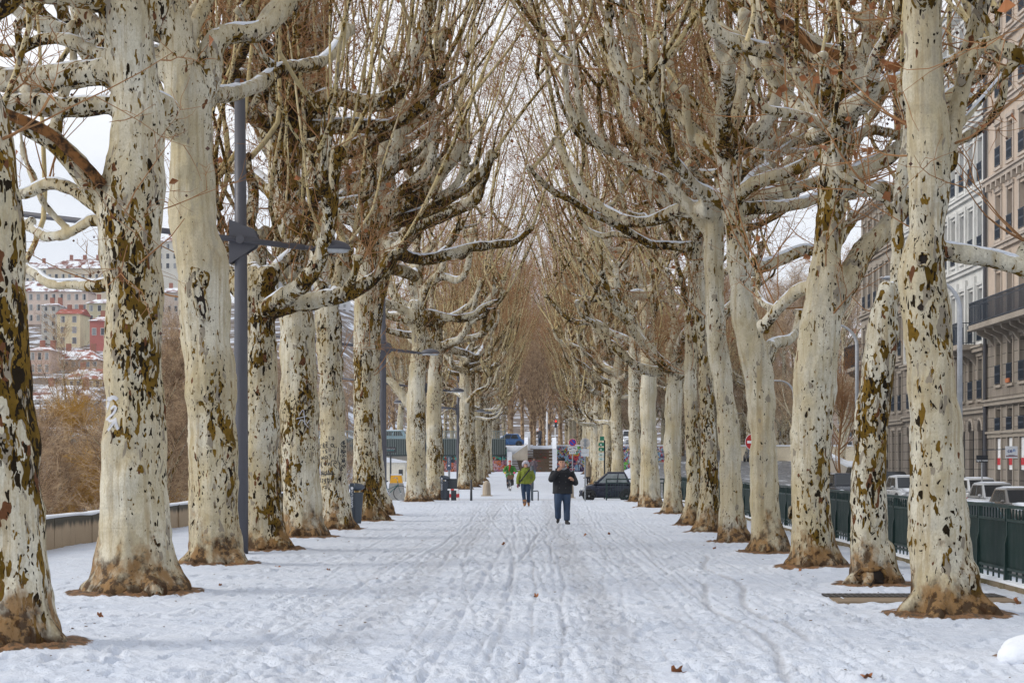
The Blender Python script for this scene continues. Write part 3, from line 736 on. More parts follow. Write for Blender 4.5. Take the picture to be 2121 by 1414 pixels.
def build_ground():
    rng = np.random.RandomState(11)
    xs = np.concatenate([[-580, -520, -450, -380], np.arange(-320, -80, 15), np.arange(-80, -20, 6), np.arange(-20, -12, 1.), np.arange(-12, -9.7, .25),
                         np.arange(-9.6, -6.6, .12), np.arange(-6.6, 6.3, .034), np.arange(6.35, 7.2, .08), np.arange(7.4, 12, .5), np.arange(12, 60, 4), [70, 100, 180, 300, 420, 580]])
    ys = [-40, -20, 0, 6, 10, 12]; s = .045
    y = 12.4
    while y < 82: ys.append(y); y += s; s = .045+max(0, (y-16))*.0055
    ys += list(np.arange(82.5, 90, .35))+list(np.arange(90, 112, 1.2))+list(np.arange(112, 189, 3))+list(np.arange(189, 191, .2))+list(np.arange(192, 330, 8))+list(np.arange(330, 900, 16))+[930, 960]
    ys = np.array(ys, float)
    V, Q = grid(xs, ys, gzn)
    nx, ny = len(xs), len(ys)
    X = V[:, 0].reshape(ny, nx); Y = V[:, 1].reshape(ny, nx); H = np.zeros_like(X)
    near = ((X > -9.2) & (X < 6.4) & (Y > 11) & (Y < 84)).astype(float)
    H += near*.012*vnoise(np.stack([X.ravel()*.9, Y.ravel()*.7, 0*X.ravel()], 1)).reshape(ny, nx)
    H += near*.010*vnoise(np.stack([X.ravel()*5, Y.ravel()*3.5, 0*X.ravel()+5], 1)).reshape(ny, nx)
    H += near*.009*vnoise(np.stack([X.ravel()*14, Y.ravel()*9, 0*X.ravel()+8], 1)).reshape(ny, nx)
    trod = np.zeros_like(X)
    yy = ys
    # broad pressed lanes
    for x0, w, a, am in ((-1.62, .36, .7, .25), (.55, .30, .8, .12), (-.9, .16, .5, .2), (1.45, .16, .6, .15), (-2.3, .22, .5, .2), (2.3, .10, .5, .1)):
        c = x0+am*np.sin(yy*.06+x0)+.05*np.sin(yy*.31+x0*3)
        g = np.exp(-((X-c[:, None])/w)**4)*near
        trod = np.maximum(trod, g*a); H -= g*.012*a
    # bicycle and pram tracks
    for k in range(70):
        x0 = rng.normal(.1, 1.75); am = rng.uniform(.03, .35)*(3 if k % 9 == 0 else 1); ph = rng.uniform(0, 6.3); sl = rng.normal(0, .022); f = rng.uniform(.05, .18)
        c = x0+am*np.sin(yy*f+ph)+sl*(yy-20)+.02*np.sin(yy*.9+ph)
        w = rng.uniform(.016, .028); dp = rng.uniform(.007, .022)
        a, b = sorted((rng.uniform(10, 70) if k % 2 else 9, rng.uniform(20, 84)))
        on = ((yy > a) & (yy < b+15)).astype(float)[:, None]
        dx = X-c[:, None]
        H += near*on*(-dp*np.exp(-(dx/w)**2)+dp*.45*np.exp(-((np.abs(dx)-w*2)/(w*.9))**2))
        trod = np.maximum(trod, near*on*rng.uniform(.3, .9)*np.exp(-(dx/(w*1.1))**2))
    # one deep darker rut on the right
    for x0, sl, a, b in ((2.05, .012, 12, 27), (2.45, .03, 17, 34)):
        c = x0+sl*(yy-20)+.12*np.sin(yy*.8); dx = X-c[:, None]; on = sst(yy, a, a+1)[:, None]*(1-sst(yy, b-1, b))[:, None]
        H -= near*on*.03*np.exp(-(dx/.045)**2); trod = np.maximum(trod, near*on*1.3*np.exp(-(dx/.05)**2))
    # footprints
    for k in range(4600):
        fy = 12+72*rng.rand()**1.5; fx = rng.normal(-.2, 2.6) if k % 4 else rng.uniform(-8.5, 6)
        if not -8.8 < fx < 6.2: continue
        an = rng.normal(0, .5); L = .15; w = .058; dp = rng.uniform(.012, .036)
        i0, i1 = np.searchsorted(ys, (fy-.4, fy+.4)); j0, j1 = np.searchsorted(xs, (fx-.3, fx+.3))
        if i1 <= i0 or j1 <= j0: continue
        dx = X[i0:i1, j0:j1]-fx; dy = Y[i0:i1, j0:j1]-fy
        u = dx*math.cos(an)+dy*math.sin(an); v = -dx*math.sin(an)+dy*math.cos(an)
        r = (u/w)**2+(v/L)**2
        dp *= 1.5 if fy < 36 else 1.0; H[i0:i1, j0:j1] += -dp*np.exp(-r**2.6)+dp*.42*np.exp(-((r-2.1)/.8)**2)
        trod[i0:i1, j0:j1] = np.maximum(trod[i0:i1, j0:j1], .62*np.exp(-r**2.2))
    # slush on the crossing lane
    dip = sst(Y, 86, 88)*(1-sst(Y, 103, 106))*(X > -14)*(X < 6.5)
    trod = np.maximum(trod, 1.15*dip)
    # snow heaped and soil showing round the trunks
    soil = np.zeros_like(X)
    for (bx, by, r) in BASES:
        if by > 86: continue
        j0, j1 = np.searchsorted(xs, (bx-2, bx+2)); i0, i1 = np.searchsorted(ys, (by-2, by+2))
        dx = X[i0:i1, j0:j1]-bx; dy = Y[i0:i1, j0:j1]-by; q = np.hypot(dx, dy)
        H[i0:i1, j0:j1] += .07*np.exp(-((q-r-.12)/.32)**2)*sst(q, r*.4, r)
        soil[i0:i1, j0:j1] = np.maximum(soil[i0:i1, j0:j1], np.exp(-np.maximum(q-r*1.15-.12, 0)**2/.05)*(.62+.36*sst(-dy, -.3, .3)))
    V[:, 2] += H.ravel()
    mb = MB().add(V, [Q]); o = mb.build('ground', M['ground'], None, True); kind(o)
    for nm, A in (('trod', trod), ('soil', soil)):
        at = o.data.attributes.new(nm, 'FLOAT', 'POINT'); at.data.foreach_set('value', A.ravel().astype(np.float32))
    # sunken quay road and its ramp
    rx = np.array([7.0, 8.5, 10, 12, 14, 17, 21.3]); ry = np.concatenate([np.arange(-20, 105, 5.), np.arange(105, 260, 5.)])
    V, Q = grid(rx, ry, lambda x, y: gzn(np.maximum(x, 11.2), y)+.02+np.where((x < 11.2) & (y > 100), .0, 0))
    shift = 4.5*sst(V[:, 1], 110, 185); V[:, 0] += shift
    V[:, 2] = gzn(np.maximum(V[:, 0], 11.2), V[:, 1])+.03
    kind(MB().add(V, [Q]).build('quay_road', M['asphalt'], None, True))

def build_world():
    cam = bpy.data.cameras.new('camera'); co = bpy.data.objects.new('camera', cam); COL.objects.link(co)
    co.location = (0, 0, CH); co.rotation_euler = (PI/2, 0, 0)
    cam.lens = F/2121*36; cam.sensor_width = 36; cam.sensor_fit = 'HORIZONTAL'
    cam.shift_x = (1060.5-PX)/2121; cam.shift_y = (PY-707)/2121
    cam.clip_start = .1; cam.clip_end = 6000
    scene.camera = co
    SE, SA = math.radians(32), math.radians(-104)      # sun height; compass angle from +Y towards +X
    t = NT('World', True); scene.world = t.m
    sky = t.n('ShaderNodeTexSky', None, sky_type='NISHITA', sun_disc=False, sun_elevation=SE, sun_rotation=SA, dust_density=2.0, air_density=1.0)
    sc = t.n('ShaderNodeVectorMath', {0: sky, 'Scale': .10}, operation='SCALE')
    v = t.coord('Generated'); n = t.noise(t.vmul(v, (1, 1, 2.2)), 1.7, 6, .55, .4)
    cl = t.mix(t.step(n, .36, .66), (.56, .61, .70), (.88, .895, .93))
    c = t.mix(t.step(n, .25, .5, .80, .97), sc, cl)
    bg = t.n('ShaderNodeBackground', {'Color': c, 'Strength': 1.0}); t.n('ShaderNodeOutputWorld', {'Surface': bg}, out=None)
    sd = bpy.data.lights.new('sun', 'SUN'); sd.energy = 1.6; sd.angle = math.radians(24); sd.color = (1, .94, .84)
    so = bpy.data.objects.new('sun', sd); COL.objects.link(so)
    dirv = Vector((math.sin(SA)*math.cos(SE), math.cos(SA)*math.cos(SE)*-1 if False else math.cos(SA)*math.cos(SE), math.sin(SE)))
    so.rotation_euler = dirv.to_track_quat('Z', 'Y').to_euler()
    vs = scene.view_settings; scene.display_settings.display_device = 'sRGB'
    vs.view_transform = 'Standard'; vs.look = 'None'; vs.gamma = 1; vs.exposure = EXPOSURE; vs.use_curve_mapping = False
    cy = scene.cycles; cy.use_denoising = True; cy.max_bounces = 5; cy.diffuse_bounces = 3; cy.glossy_bounces = 2; cy.transmission_bounces = 3; cy.volume_bounces = 0; cy.transparent_max_bounces = 6
    cy.use_adaptive_sampling = True; cy.adaptive_threshold = .02
EXPOSURE = .32

def haze():
    t = NT('haze_air'); v = t.n('ShaderNodeVolumePrincipled', {'Color': (.86, .90, .97, 1), 'Density': .00014, 'Anisotropy': .2})
    t.n('ShaderNodeOutputMaterial', {'Volume': v}, out=None)
    o = MB().bbox(-590, 590, -45, 970, -12, 135).build('haze', t.m); kind(o, 'stuff')
# ------------------------------------------------------------------ buildings, bridge, walls, steps
EXTRA = []
def mesh_child(me, name, parent, loc=(0, 0, 0), rz=0.0, scale=None):
    o = bpy.data.objects.new(name, me); COL.objects.link(o); o.parent = parent; o.location = loc; o.rotation_euler = (0, 0, rz)
    if scale: o.scale = scale
    return o
def take(o):                       # keep the mesh of a just built object as shared data
    me = o.data; bpy.data.objects.remove(o); return me

def stone(name, col, grime=.5, blocks=False):
    t = NT(name); v = t.coord()
    n = t.noise(v, .6, 5, .65); f = t.noise(v, 14, 4, .65)
    c = t.mix(t.step(n, .3, .7), [x*.86 for x in col], [min(1, x*1.10) for x in col])
    st = t.noise(t.vmul(v, (2.2, 2.2, .22)), 1.3, 5, .7)
    c = t.mix(t.step(st, .48, .74, 0, grime), c, [x*.42 for x in col])
    c = t.mix(t.step(f, .5, .8, 0, .25), c, [x*.6 for x in col])
    h = f
    if blocks:
        br = t.n('ShaderNodeTexBrick', {'Vector': t.n('ShaderNodeCombineXYZ', {0: t.sep(v)[1], 1: t.sep(v)[2], 2: 0.0}), 'Color1': (1, 1, 1, 1), 'Color2': (.86, .86, .86, 1), 'Mortar': (.35, .35, .35, 1), 'Scale': 1.0, 'Brick Width': 1.1, 'Row Height': .45, 'Mortar Size': .018})
        c = t.mix(1.0, c, br, 'MULTIPLY')
    return t.surf(c, .85, t.bump(h, .4, .02), 0, .2)

def glass_mat():
    if 'glass' in M: return M['glass']
    t = NT('window_glass'); v = t.coord('Object'); r = t.rand()
    c = t.mix(t.step(r, .3, .9), (.03, .035, .045), (.27, .28, .29))
    M['glass'] = t.surf(c, .12, t.bump(t.noise(v, 1.3, 2, .5), .15, .03), 0, .6)
    return M['glass']

def facade(name, label, X, y0, y1, H, floors, bay, ww, group=None, m0=0.45, extra=None):
    """a street front facing -X; floors: (z sill, z head, wall material, frame material, guard?, arch?)"""
    K_ = 1.25; root = empty(name, (X*K_, y0*K_, -.4)); root.scale = (K_, K_, K_); L = y1-y0
    n = int((L-.4)/bay); off = (L-n*bay)/2
    wallmats = []
    for f in floors:
        if f['wall'] not in wallmats: wallmats.append(f['wall'])
    wb = MB(); zprev = -1.0
    zs = []
    for i, f in enumerate(floors):
        z0 = zprev; z1 = f['top']; zprev = z1; mi = wallmats.index(f['wall'])
        if i == 0: z0 = -1.2
        w = f.get('w', ww); a, b = f['sill'], f['head']
        # solid bands below and above the openings
        wb.quad((0, 0, z0), (0, 0, a), (0, L, a), (0, L, z0), mi); wb.quad((0, 0, b), (0, 0, z1), (0, L, z1), (0, L, b), mi)
        ys = [0]
        for k in range(n):
            c = off+(k+.5)*bay; ys += [c-w/2, c+w/2]
        ys.append(L)
        for k in range(0, len(ys), 2):
            wb.quad((0, ys[k], a), (0, ys[k], b), (0, ys[k+1], b), (0, ys[k+1], a), mi)
        for k in range(n):
            p, q = ys[1+2*k], ys[2+2*k]; D = .28
            wb.quad((0, p, a), (D, p, a), (D, p, b), (0, p, b), mi); wb.quad((0, q, b), (D, q, b), (D, q, a), (0, q, a), mi)
            wb.quad((0, p, a), (0, q, a), (D, q, a), (D, p, a), mi); wb.quad((0, p, b), (D, p, b), (D, q, b), (0, q, b), mi)
    zt = floors[-1]['top']
    wb.quad((12, 0, -1.2), (0, 0, -1.2), (0, 0, zt), (12, 0, zt), 0); wb.quad((0, L, -1.2), (12, L, -1.2), (12, L, zt), (0, L, zt), 0)
    wb.quad((12, L, -1.2), (12, 0, -1.2), (12, 0, zt), (12, L, zt), 0)
    wb.build('wall', [M[m] for m in wallmats], root)
    rb = MB(); rb.poly([(-.35, -.003, zt), (3.2, -.003, zt+3.4), (8.8, -.003, zt+3.4), (12.3, -.003, zt)], (0, L+.006, 0)); rf = rb.build('roof', M['snow_roof'], root)
    for k in range(2):
        MB().bbox(5.5, 6.6, L*(.3+.4*k)-.4, L*(.3+.4*k)+.4, zt+3, zt+5).build('chimney', plain('brick_red', (.30, .12, .08), .9), rf)
    # repeated pieces share their mesh
    for i, f in enumerate(floors):
        w = f.get('w', ww); a, b = f['sill'], f['head']; h = b-a
        fm = M[f.get('frame', 'shutter_white')]
        fb = MB(); t_ = .055
        fb.bbox(.18, .24, -w/2, -w/2+t_, 0, h); fb.bbox(.18, .24, w/2-t_, w/2, 0, h); fb.bbox(.18, .24, -w/2, w/2, h-t_, h-.002); fb.bbox(.18, .24, -w/2+.01, w/2-.01, .002, t_)
        fb.bbox(.17, .235, -.035, .035, t_, h-t_)
        for q in (.33, .66): fb.bbox(.19, .235, -w/2+t_, w/2-t_, h*q-.02, h*q+.02)
        fme = take(fb.build('window', fm)); pme = take(MB().bbox(.245, .26, -w/2+.02, w/2-.02, .02, h-.02).build('pane', glass_mat()))
        cme = take(MB().bbox(.240, .243, -w/2+.04, w/2-.04, h*.12, h-.03).build('curtain', plain('curtain', (.52, .50, .45), .9))); sb = MB(); s = .14
        sb.bbox(-.05, -.003, -w/2-s, -w/2, 0, h+s); sb.bbox(-.05, -.003, w/2, w/2+s, 0, h+s); sb.bbox(-.09, -.003, -w/2-s-.05, w/2+s+.05, h+s+.002, h+s+.16); sb.bbox(-.10, -.003, -w/2-s, w/2+s, -.12, -.002)
        if f.get('pediment'): sb.poly([(-.10, -w/2-s, h+s+.165), (-.10, w/2+s, h+s+.165), (-.10, 0, h+s+.6)], (.095, 0, 0))
        if f.get('arch'):
            sb = MB(); K = 12; pts = []
            for q in range(K+1):
                an = PI*q/K; pts.append((-.04, -math.cos(an)*(w/2+.02), h-w/2+math.sin(an)*(w/2+.02)))
            for q in range(K): sb.tube([pts[q], pts[q+1]], [.075, .075], 6)
            for sgn in (-1, 1): sb.poly([(-.003, sgn*w/2, h), (-.003, sgn*w/2, h-w/2)]+[(-.003, sgn*w/2*math.cos(PI/2*q/6), h-w/2+w/2*math.sin(PI/2*q/6)) for q in range(1, 7)], (.2, 0, 0))
        sme = take(sb.build('surround', M[f.get('trim', f['wall'])]))
        gme = None
        if f.get('guard'):
            gb = MB(); gh = .85 if h > 1.4 else .6
            gb.bbox(-.10, -.07, -w/2-.02, w/2+.02, gh-.04, gh); gb.bbox(-.10, -.07, -w/2, w/2, .05, .08)
            for q in range(9):
                yq = -w/2+.03+(w-.06)*q/8; gb.bbox(-.095, -.075, yq-.011, yq+.011, .08, gh-.04)
                if q < 8: gb.disc((-.085, yq+(w-.06)/16, gh*.55), .045, .012, 8, axis='X')
            gme = take(gb.build('guard_rail', M[f.get('guardmat', 'iron')]))
        for k in range(n):
            c = off+(k+.5)*bay
            o = mesh_child(fme, 'window', root, (0, c, a)); mesh_child(pme, 'pane', o)
            mesh_child(sme, 'surround', o)
            if (k*7+i*5+int(y0)) % 5 in (0, 2): mesh_child(cme, 'curtain', o)
            if gme: mesh_child(gme, 'guard_rail', o)
            if f.get('pots') and k % 2 == 0:
                MB().bbox(-.16, -.1, c-.3, c+.3, a+.02, a+.2).build('flower_box', plain('terracotta', (.42, .13, .05), .8), root)
        cb = MB(); zt_ = f['top']; d = f.get('cornice', .14)
        cb.bbox(-d, -.004, -.002, L+.002, zt_-.22, zt_-.04); cb.bbox(-d-.09, -.005, -.003, L+.003, zt_-.04, zt_+.05)
        if f.get('brackets'):
            for k in range(int(L/.9)): cb.bbox(-d-.02, -.006, .4+k*.9, .58+k*.9, zt_-.5, zt_-.221)
        cb.build('cornice', M[f.get('trim', f['wall'])], root)
        if f.get('pilaster'):
            for k in range(n+1):
                c = off+k*bay; MB().bbox(-.12, -.002, c-.13, c+.13, (floors[i-1]['top'] if i else -1)+.06, zt_-.5).build('pilaster', M[f.get('trim', f['wall'])], root)
    tag(root, label, 'building', group)
    return root, n, off

def balcony(root, y0, y1, z, depth, mat, cor, h=1.0):
    b = MB(); b.bbox(-depth, -.008, y0, y1, z-.16, z)
    b.bbox(-depth-.06, -.009, y0-.06, y1+.06, z-.24, z-.161); b.build('balcony_slab', cor, root)
    k = y0+.35
    while k < y1-.2:
        MB().poly([(-.01, k-.11, z-.245), (-depth*.8, k-.11, z-.245), (-depth*.75, k-.11, z-.42), (-.25, k-.11, z-.62), (-.01, k-.11, z-.95)], (0, .22, 0)).build('balcony_bracket', cor, root); k += 1.45
    g = MB(); X = -depth+.04
    g.bbox(X-.02, X+.02, y0, y1, z+h-.04, z+h); g.bbox(X-.012, X+.012, y0, y1, z+.06, z+.09); g.bbox(X-.012, X+.012, y0, y1, z+h*.8, z+h*.8+.025)
    n = int((y1-y0)/.12)
    for i in range(n+1):
        yy = y0+(y1-y0)*i/n; g.bbox(X-.01, X+.01, yy-.01, yy+.01, z, z+h-.04)
    for ye in (y0, y1):
        g.bbox(X, -.05, ye-.015, ye+.015, z+h-.04, z+h); g.bbox(X, -.05, ye-.012, ye+.012, z+.06, z+.09)
        for i in range(int(depth/.12)): g.bbox(X+.12*i-.01, X+.12*i+.01, ye-.01, ye+.01, z, z+h-.05)
    g.build('balcony_railing', mat, root)

def build_street_fronts():
    M['white_render'] = stone('white_render', (.62, .62, .60), .25)
    M['pink_render'] = stone('pink_render', (.50, .41, .335), .3)
    M['grey_stone'] = stone('grey_stone', (.27, .235, .20), .45, True)
    M['grey_stone_trim'] = stone('grey_stone_trim', (.33, .29, .245), .4)
    M['pink_trim'] = stone('pink_trim', (.46, .40, .345), .35)
    M['shutter_white'] = plain('shutter_white', (.55, .56, .56), .6)
    M['shutter_grey'] = plain('shutter_grey', (.30, .31, .33), .6)
    M['iron'] = plain('wrought_iron', (.035, .05, .075), .5, .2)
    M['blue_paint'] = plain('blue_shop_paint', (.035, .055, .20), .5)
    M['dark_frame'] = plain('dark_frame', (.04, .04, .045), .5)
    t = NT('snowy_roof'); v = t.coord(); n = t.noise(v, .35, 5, .6)
    M['snow_roof'] = t.surf(t.mix(t.step(n, .40, .56), (.20, .08, .06), (.80, .83, .88)), .8, t.bump(n, .3, .1), 0, .2)
    fl = [dict(sill=-.3, head=2.75, top=2.95, wall='grey_stone', frame='blue_paint', cornice=.06, trim='grey_stone_trim'),
          dict(sill=2.98, head=3.95, top=4.35, wall='grey_stone', frame='shutter_grey', guard=1, trim='grey_stone_trim', cornice=.2),
          dict(sill=5.0, head=6.85, top=7.55, wall='grey_stone', frame='shutter_white', guard=1, pots=1, trim='grey_stone_trim', cornice=.1),
          dict(sill=7.75, head=9.85, top=11.0, wall='pink_render', frame='shutter_white', trim='pink_trim', pediment=1),
          dict(sill=11.25, head=13.2, top=14.0, wall='pink_render', frame='shutter_grey', guard=1, trim='pink_trim', brackets=1, cornice=.25),
          dict(sill=14.4, head=16.1, top=17.0, wall='pink_render', frame='shutter_white', guard=1, trim='pink_trim'),
          dict(sill=17.4, head=18.9, top=19.8, wall='pink_render', frame='shutter_grey', guard=1, trim='pink_trim'),
          dict(sill=20.2, head=21.6, top=22.6, wall='pink_render', frame='shutter_white', guard=1, trim='pink_trim', brackets=1, cornice=.4)]
    a, n, off = facade('apartment_building', 'peach apartment building with the long dark blue balcony at the right edge', 20, 58, 84.5, 22, fl, 2.02, .92)
    balcony(a, .3, 26.0, 7.65, .95, M['iron'], M['grey_stone_trim'])
    MB().tube([(-.12, 26.42, -.6), (-.12, 26.42, 22)], [.09, .09], 8).build('drain_pipe', plain('zinc_pipe', (.06, .06, .07), .5), a)
    # shop doors with white and red bands
    for k in range(3):
        c = off+(n-.5-k)*2.02
        MB().bbox(.05, .17, c-.42, c+.42, 1.35, 2.7).build('shop_panel', plain('white_poster', (.72, .73, .75), .5), a)
        MB().bbox(.03, .045, c-.42, c+.42, 1.55, 1.85).build('red_band', plain('red_band', (.45, .03, .04), .5), a)
    fl2 = [dict(sill=.0, head=3.6, top=4.1, wall='grey_stone', frame='dark_frame', arch=1, trim='grey_stone_trim', w=1.0, cornice=.15),
           dict(sill=4.5, head=6.3, top=6.85, wall='grey_stone', frame='shutter_white', guard=1, trim='grey_stone_trim', cornice=.25),
           dict(sill=7.1, head=9.5, top=10.6, wall='white_render', frame='shutter_grey', guard=1, pilaster=1, trim='white_render'),
           dict(sill=11.0, head=13.2, top=14.0, wall='white_render', frame='shutter_grey', guard=1, pilaster=1, trim='white_render'),
           dict(sill=14.3, head=16.3, top=17.2, wall='white_render', frame='shutter_grey', guard=1, pilaster=1, trim='white_render'),
           dict(sill=17.6, head=19.3, top=20.2, wall='white_render', frame='shutter_grey', guard=1, trim='white_render'),
           dict(sill=20.6, head=22, top=22.9, wall='white_render', frame='shutter_grey', guard=1, trim='white_render', brackets=1, cornice=.4)]
    b, n, off = facade('apartment_building', 'tall white apartment building with pilasters, behind the nearest right trunk', 20.02, 84.52, 103.5, 22, fl2, 1.82, .88)
    balcony(b, 2.0, 5.2, 7.0, .9, M['iron'], M['grey_stone_trim'])
    fl3 = [dict(sill=.2, head=3.3, top=4.0, wall='grey_stone', frame='dark_frame', trim='grey_stone_trim', cornice=.15),
           dict(sill=4.5, head=6.4, top=7.2, wall='grey_stone', frame='shutter_grey', guard=1, trim='grey_stone_trim', cornice=.2),
           dict(sill=7.5, head=9.7, top=10.6, wall='grey_stone_trim', frame='shutter_grey', guard=1, trim='grey_stone_trim'),
           dict(sill=10.9, head=13.0, top=13.9, wall='grey_stone_trim', frame='shutter_grey', guard=1, trim='grey_stone_trim'),
           dict(sill=14.3, head=16.0, top=17, wall='grey_stone_trim', frame='shutter_grey', guard=1, trim='grey_stone_trim', brackets=1, cornice=.4)]
    c, n, off = facade('apartment_building', 'grey stone corner building whose black balcony juts out past the leaning tree', 20.04, 103.52, 117.5, 17, fl3, 1.9, .85)
    balcony(c, 10.5, 14.5, 7.4, 1.0, plain('black_iron', (.02, .02, .024), .5), M['grey_stone_trim'], 1.35)
    kind(MB().bbox(21.3, 25.2, -20, 147, -1.8, -.55).build('pavement', plain('pavement_slush', (.33, .33, .34), .8, 0, .35, 1.2)))
    for px, py, w, h, d, X, label, cat in ((2034, 950, 24, 15, 84.0, None, 'black shop sign with small white lettering beside the drain pipe', 'sign'),):
        pass
    # shop signs hanging square to the street
    z = CH+(960-950)*86/F
    s = empty('shop_sign', ((2034-PX)*84/F, 84, z)); MB().box((0, 0, 0), (.5, .06, .31)).build('sign_board', plain('sign_black', (.012, .014, .02), .4), s)
    MB().tube([(.0, .02, -.16), (.0, .02, -z+.05)], [.035, .035], 8).build('post', plain('grey_metal', (.45, .46, .48), .4, .3), s)
    text('ligne roset', (0, -.034, -.07), .115, plain('sign_white', (.85, .87, .9), .5), s, 'lettering')
    tag(s, 'small black shop sign with white lettering on a pale post by the drain pipe', 'sign')
    d = 79.5; s = empty('shop_sign', ((2095-PX)*d/F, d, CH+(960-936)*d/F)); MB().box((0, 0, 0), (.50, .07, .50)).build('sign_board', plain('sign_grey_white', (.62, .64, .68), .4), s)
    text('ce', (-.075, -.039, .055), .22, plain('navy_letter', (.01, .03, .16), .5), s, 'lettering', 1.0)
    text('n', (.10, -.039, .09), .22, plain('blue_letter', (.02, .16, .45), .5), s, 'lettering', 1.0)
    text('Littérature', (0, -.039, -.115), .06, plain('grey_letter', (.15, .16, .2), .5), s, 'lettering')
    MB().box((0, -.037, -.165), (.48, .006, .035)).build('stripe', plain('dark_red_stripe', (.14, .01, .02), .5), s)
    MB().tube([(-.25, .02, .12), (-1.2, .05, .08)], [.015, .015], 6).build('bracket', M['iron'], s)
    tag(s, 'square white shop sign with two blue letters and a dark red stripe', 'sign')
    d = 108; s = empty('shop_sign', ((1784-PX)*d/F, d, CH+(960-885)*d/F)); MB().box((0, 0, 0), (.62, .06, .30)).build('sign_board', plain('sign_slate', (.25, .28, .33), .4), s)
    text('DESSA', (0, -.034, 0), .12, plain('sign_dark', (.03, .04, .05), .5), s, 'lettering'); MB().tube([(.3, 0, 0), (1.6, .02, 0)], [.02, .02], 6).build('bracket', M['iron'], s)
    tag(s, 'grey-blue shop sign with dark capitals, half hidden left of the leaning stub tree', 'sign')

def text(body, loc, size, mat, parent, name='lettering', sx=1.0, rot=None, extrude=.004):
    cu = bpy.data.curves.new('t', 'FONT'); cu.body = body; cu.size = size; cu.align_x = 'CENTER'; cu.align_y = 'CENTER'; cu.extrude = extrude; cu.offset = size*.012
    o = bpy.data.objects.new('t', cu); COL.objects.link(o)
    dg = bpy.context.evaluated_depsgraph_get(); me = bpy.data.meshes.new_from_object(o.evaluated_get(dg)); bpy.data.objects.remove(o); bpy.data.curves.remove(cu)
    me.materials.clear(); me.materials.append(mat)
    n = bpy.data.objects.new(name, me); COL.objects.link(n); n.parent = parent; n.location = loc; n.rotation_euler = rot or (PI/2, 0, 0); n.scale = (sx, 1, 1)
    return n

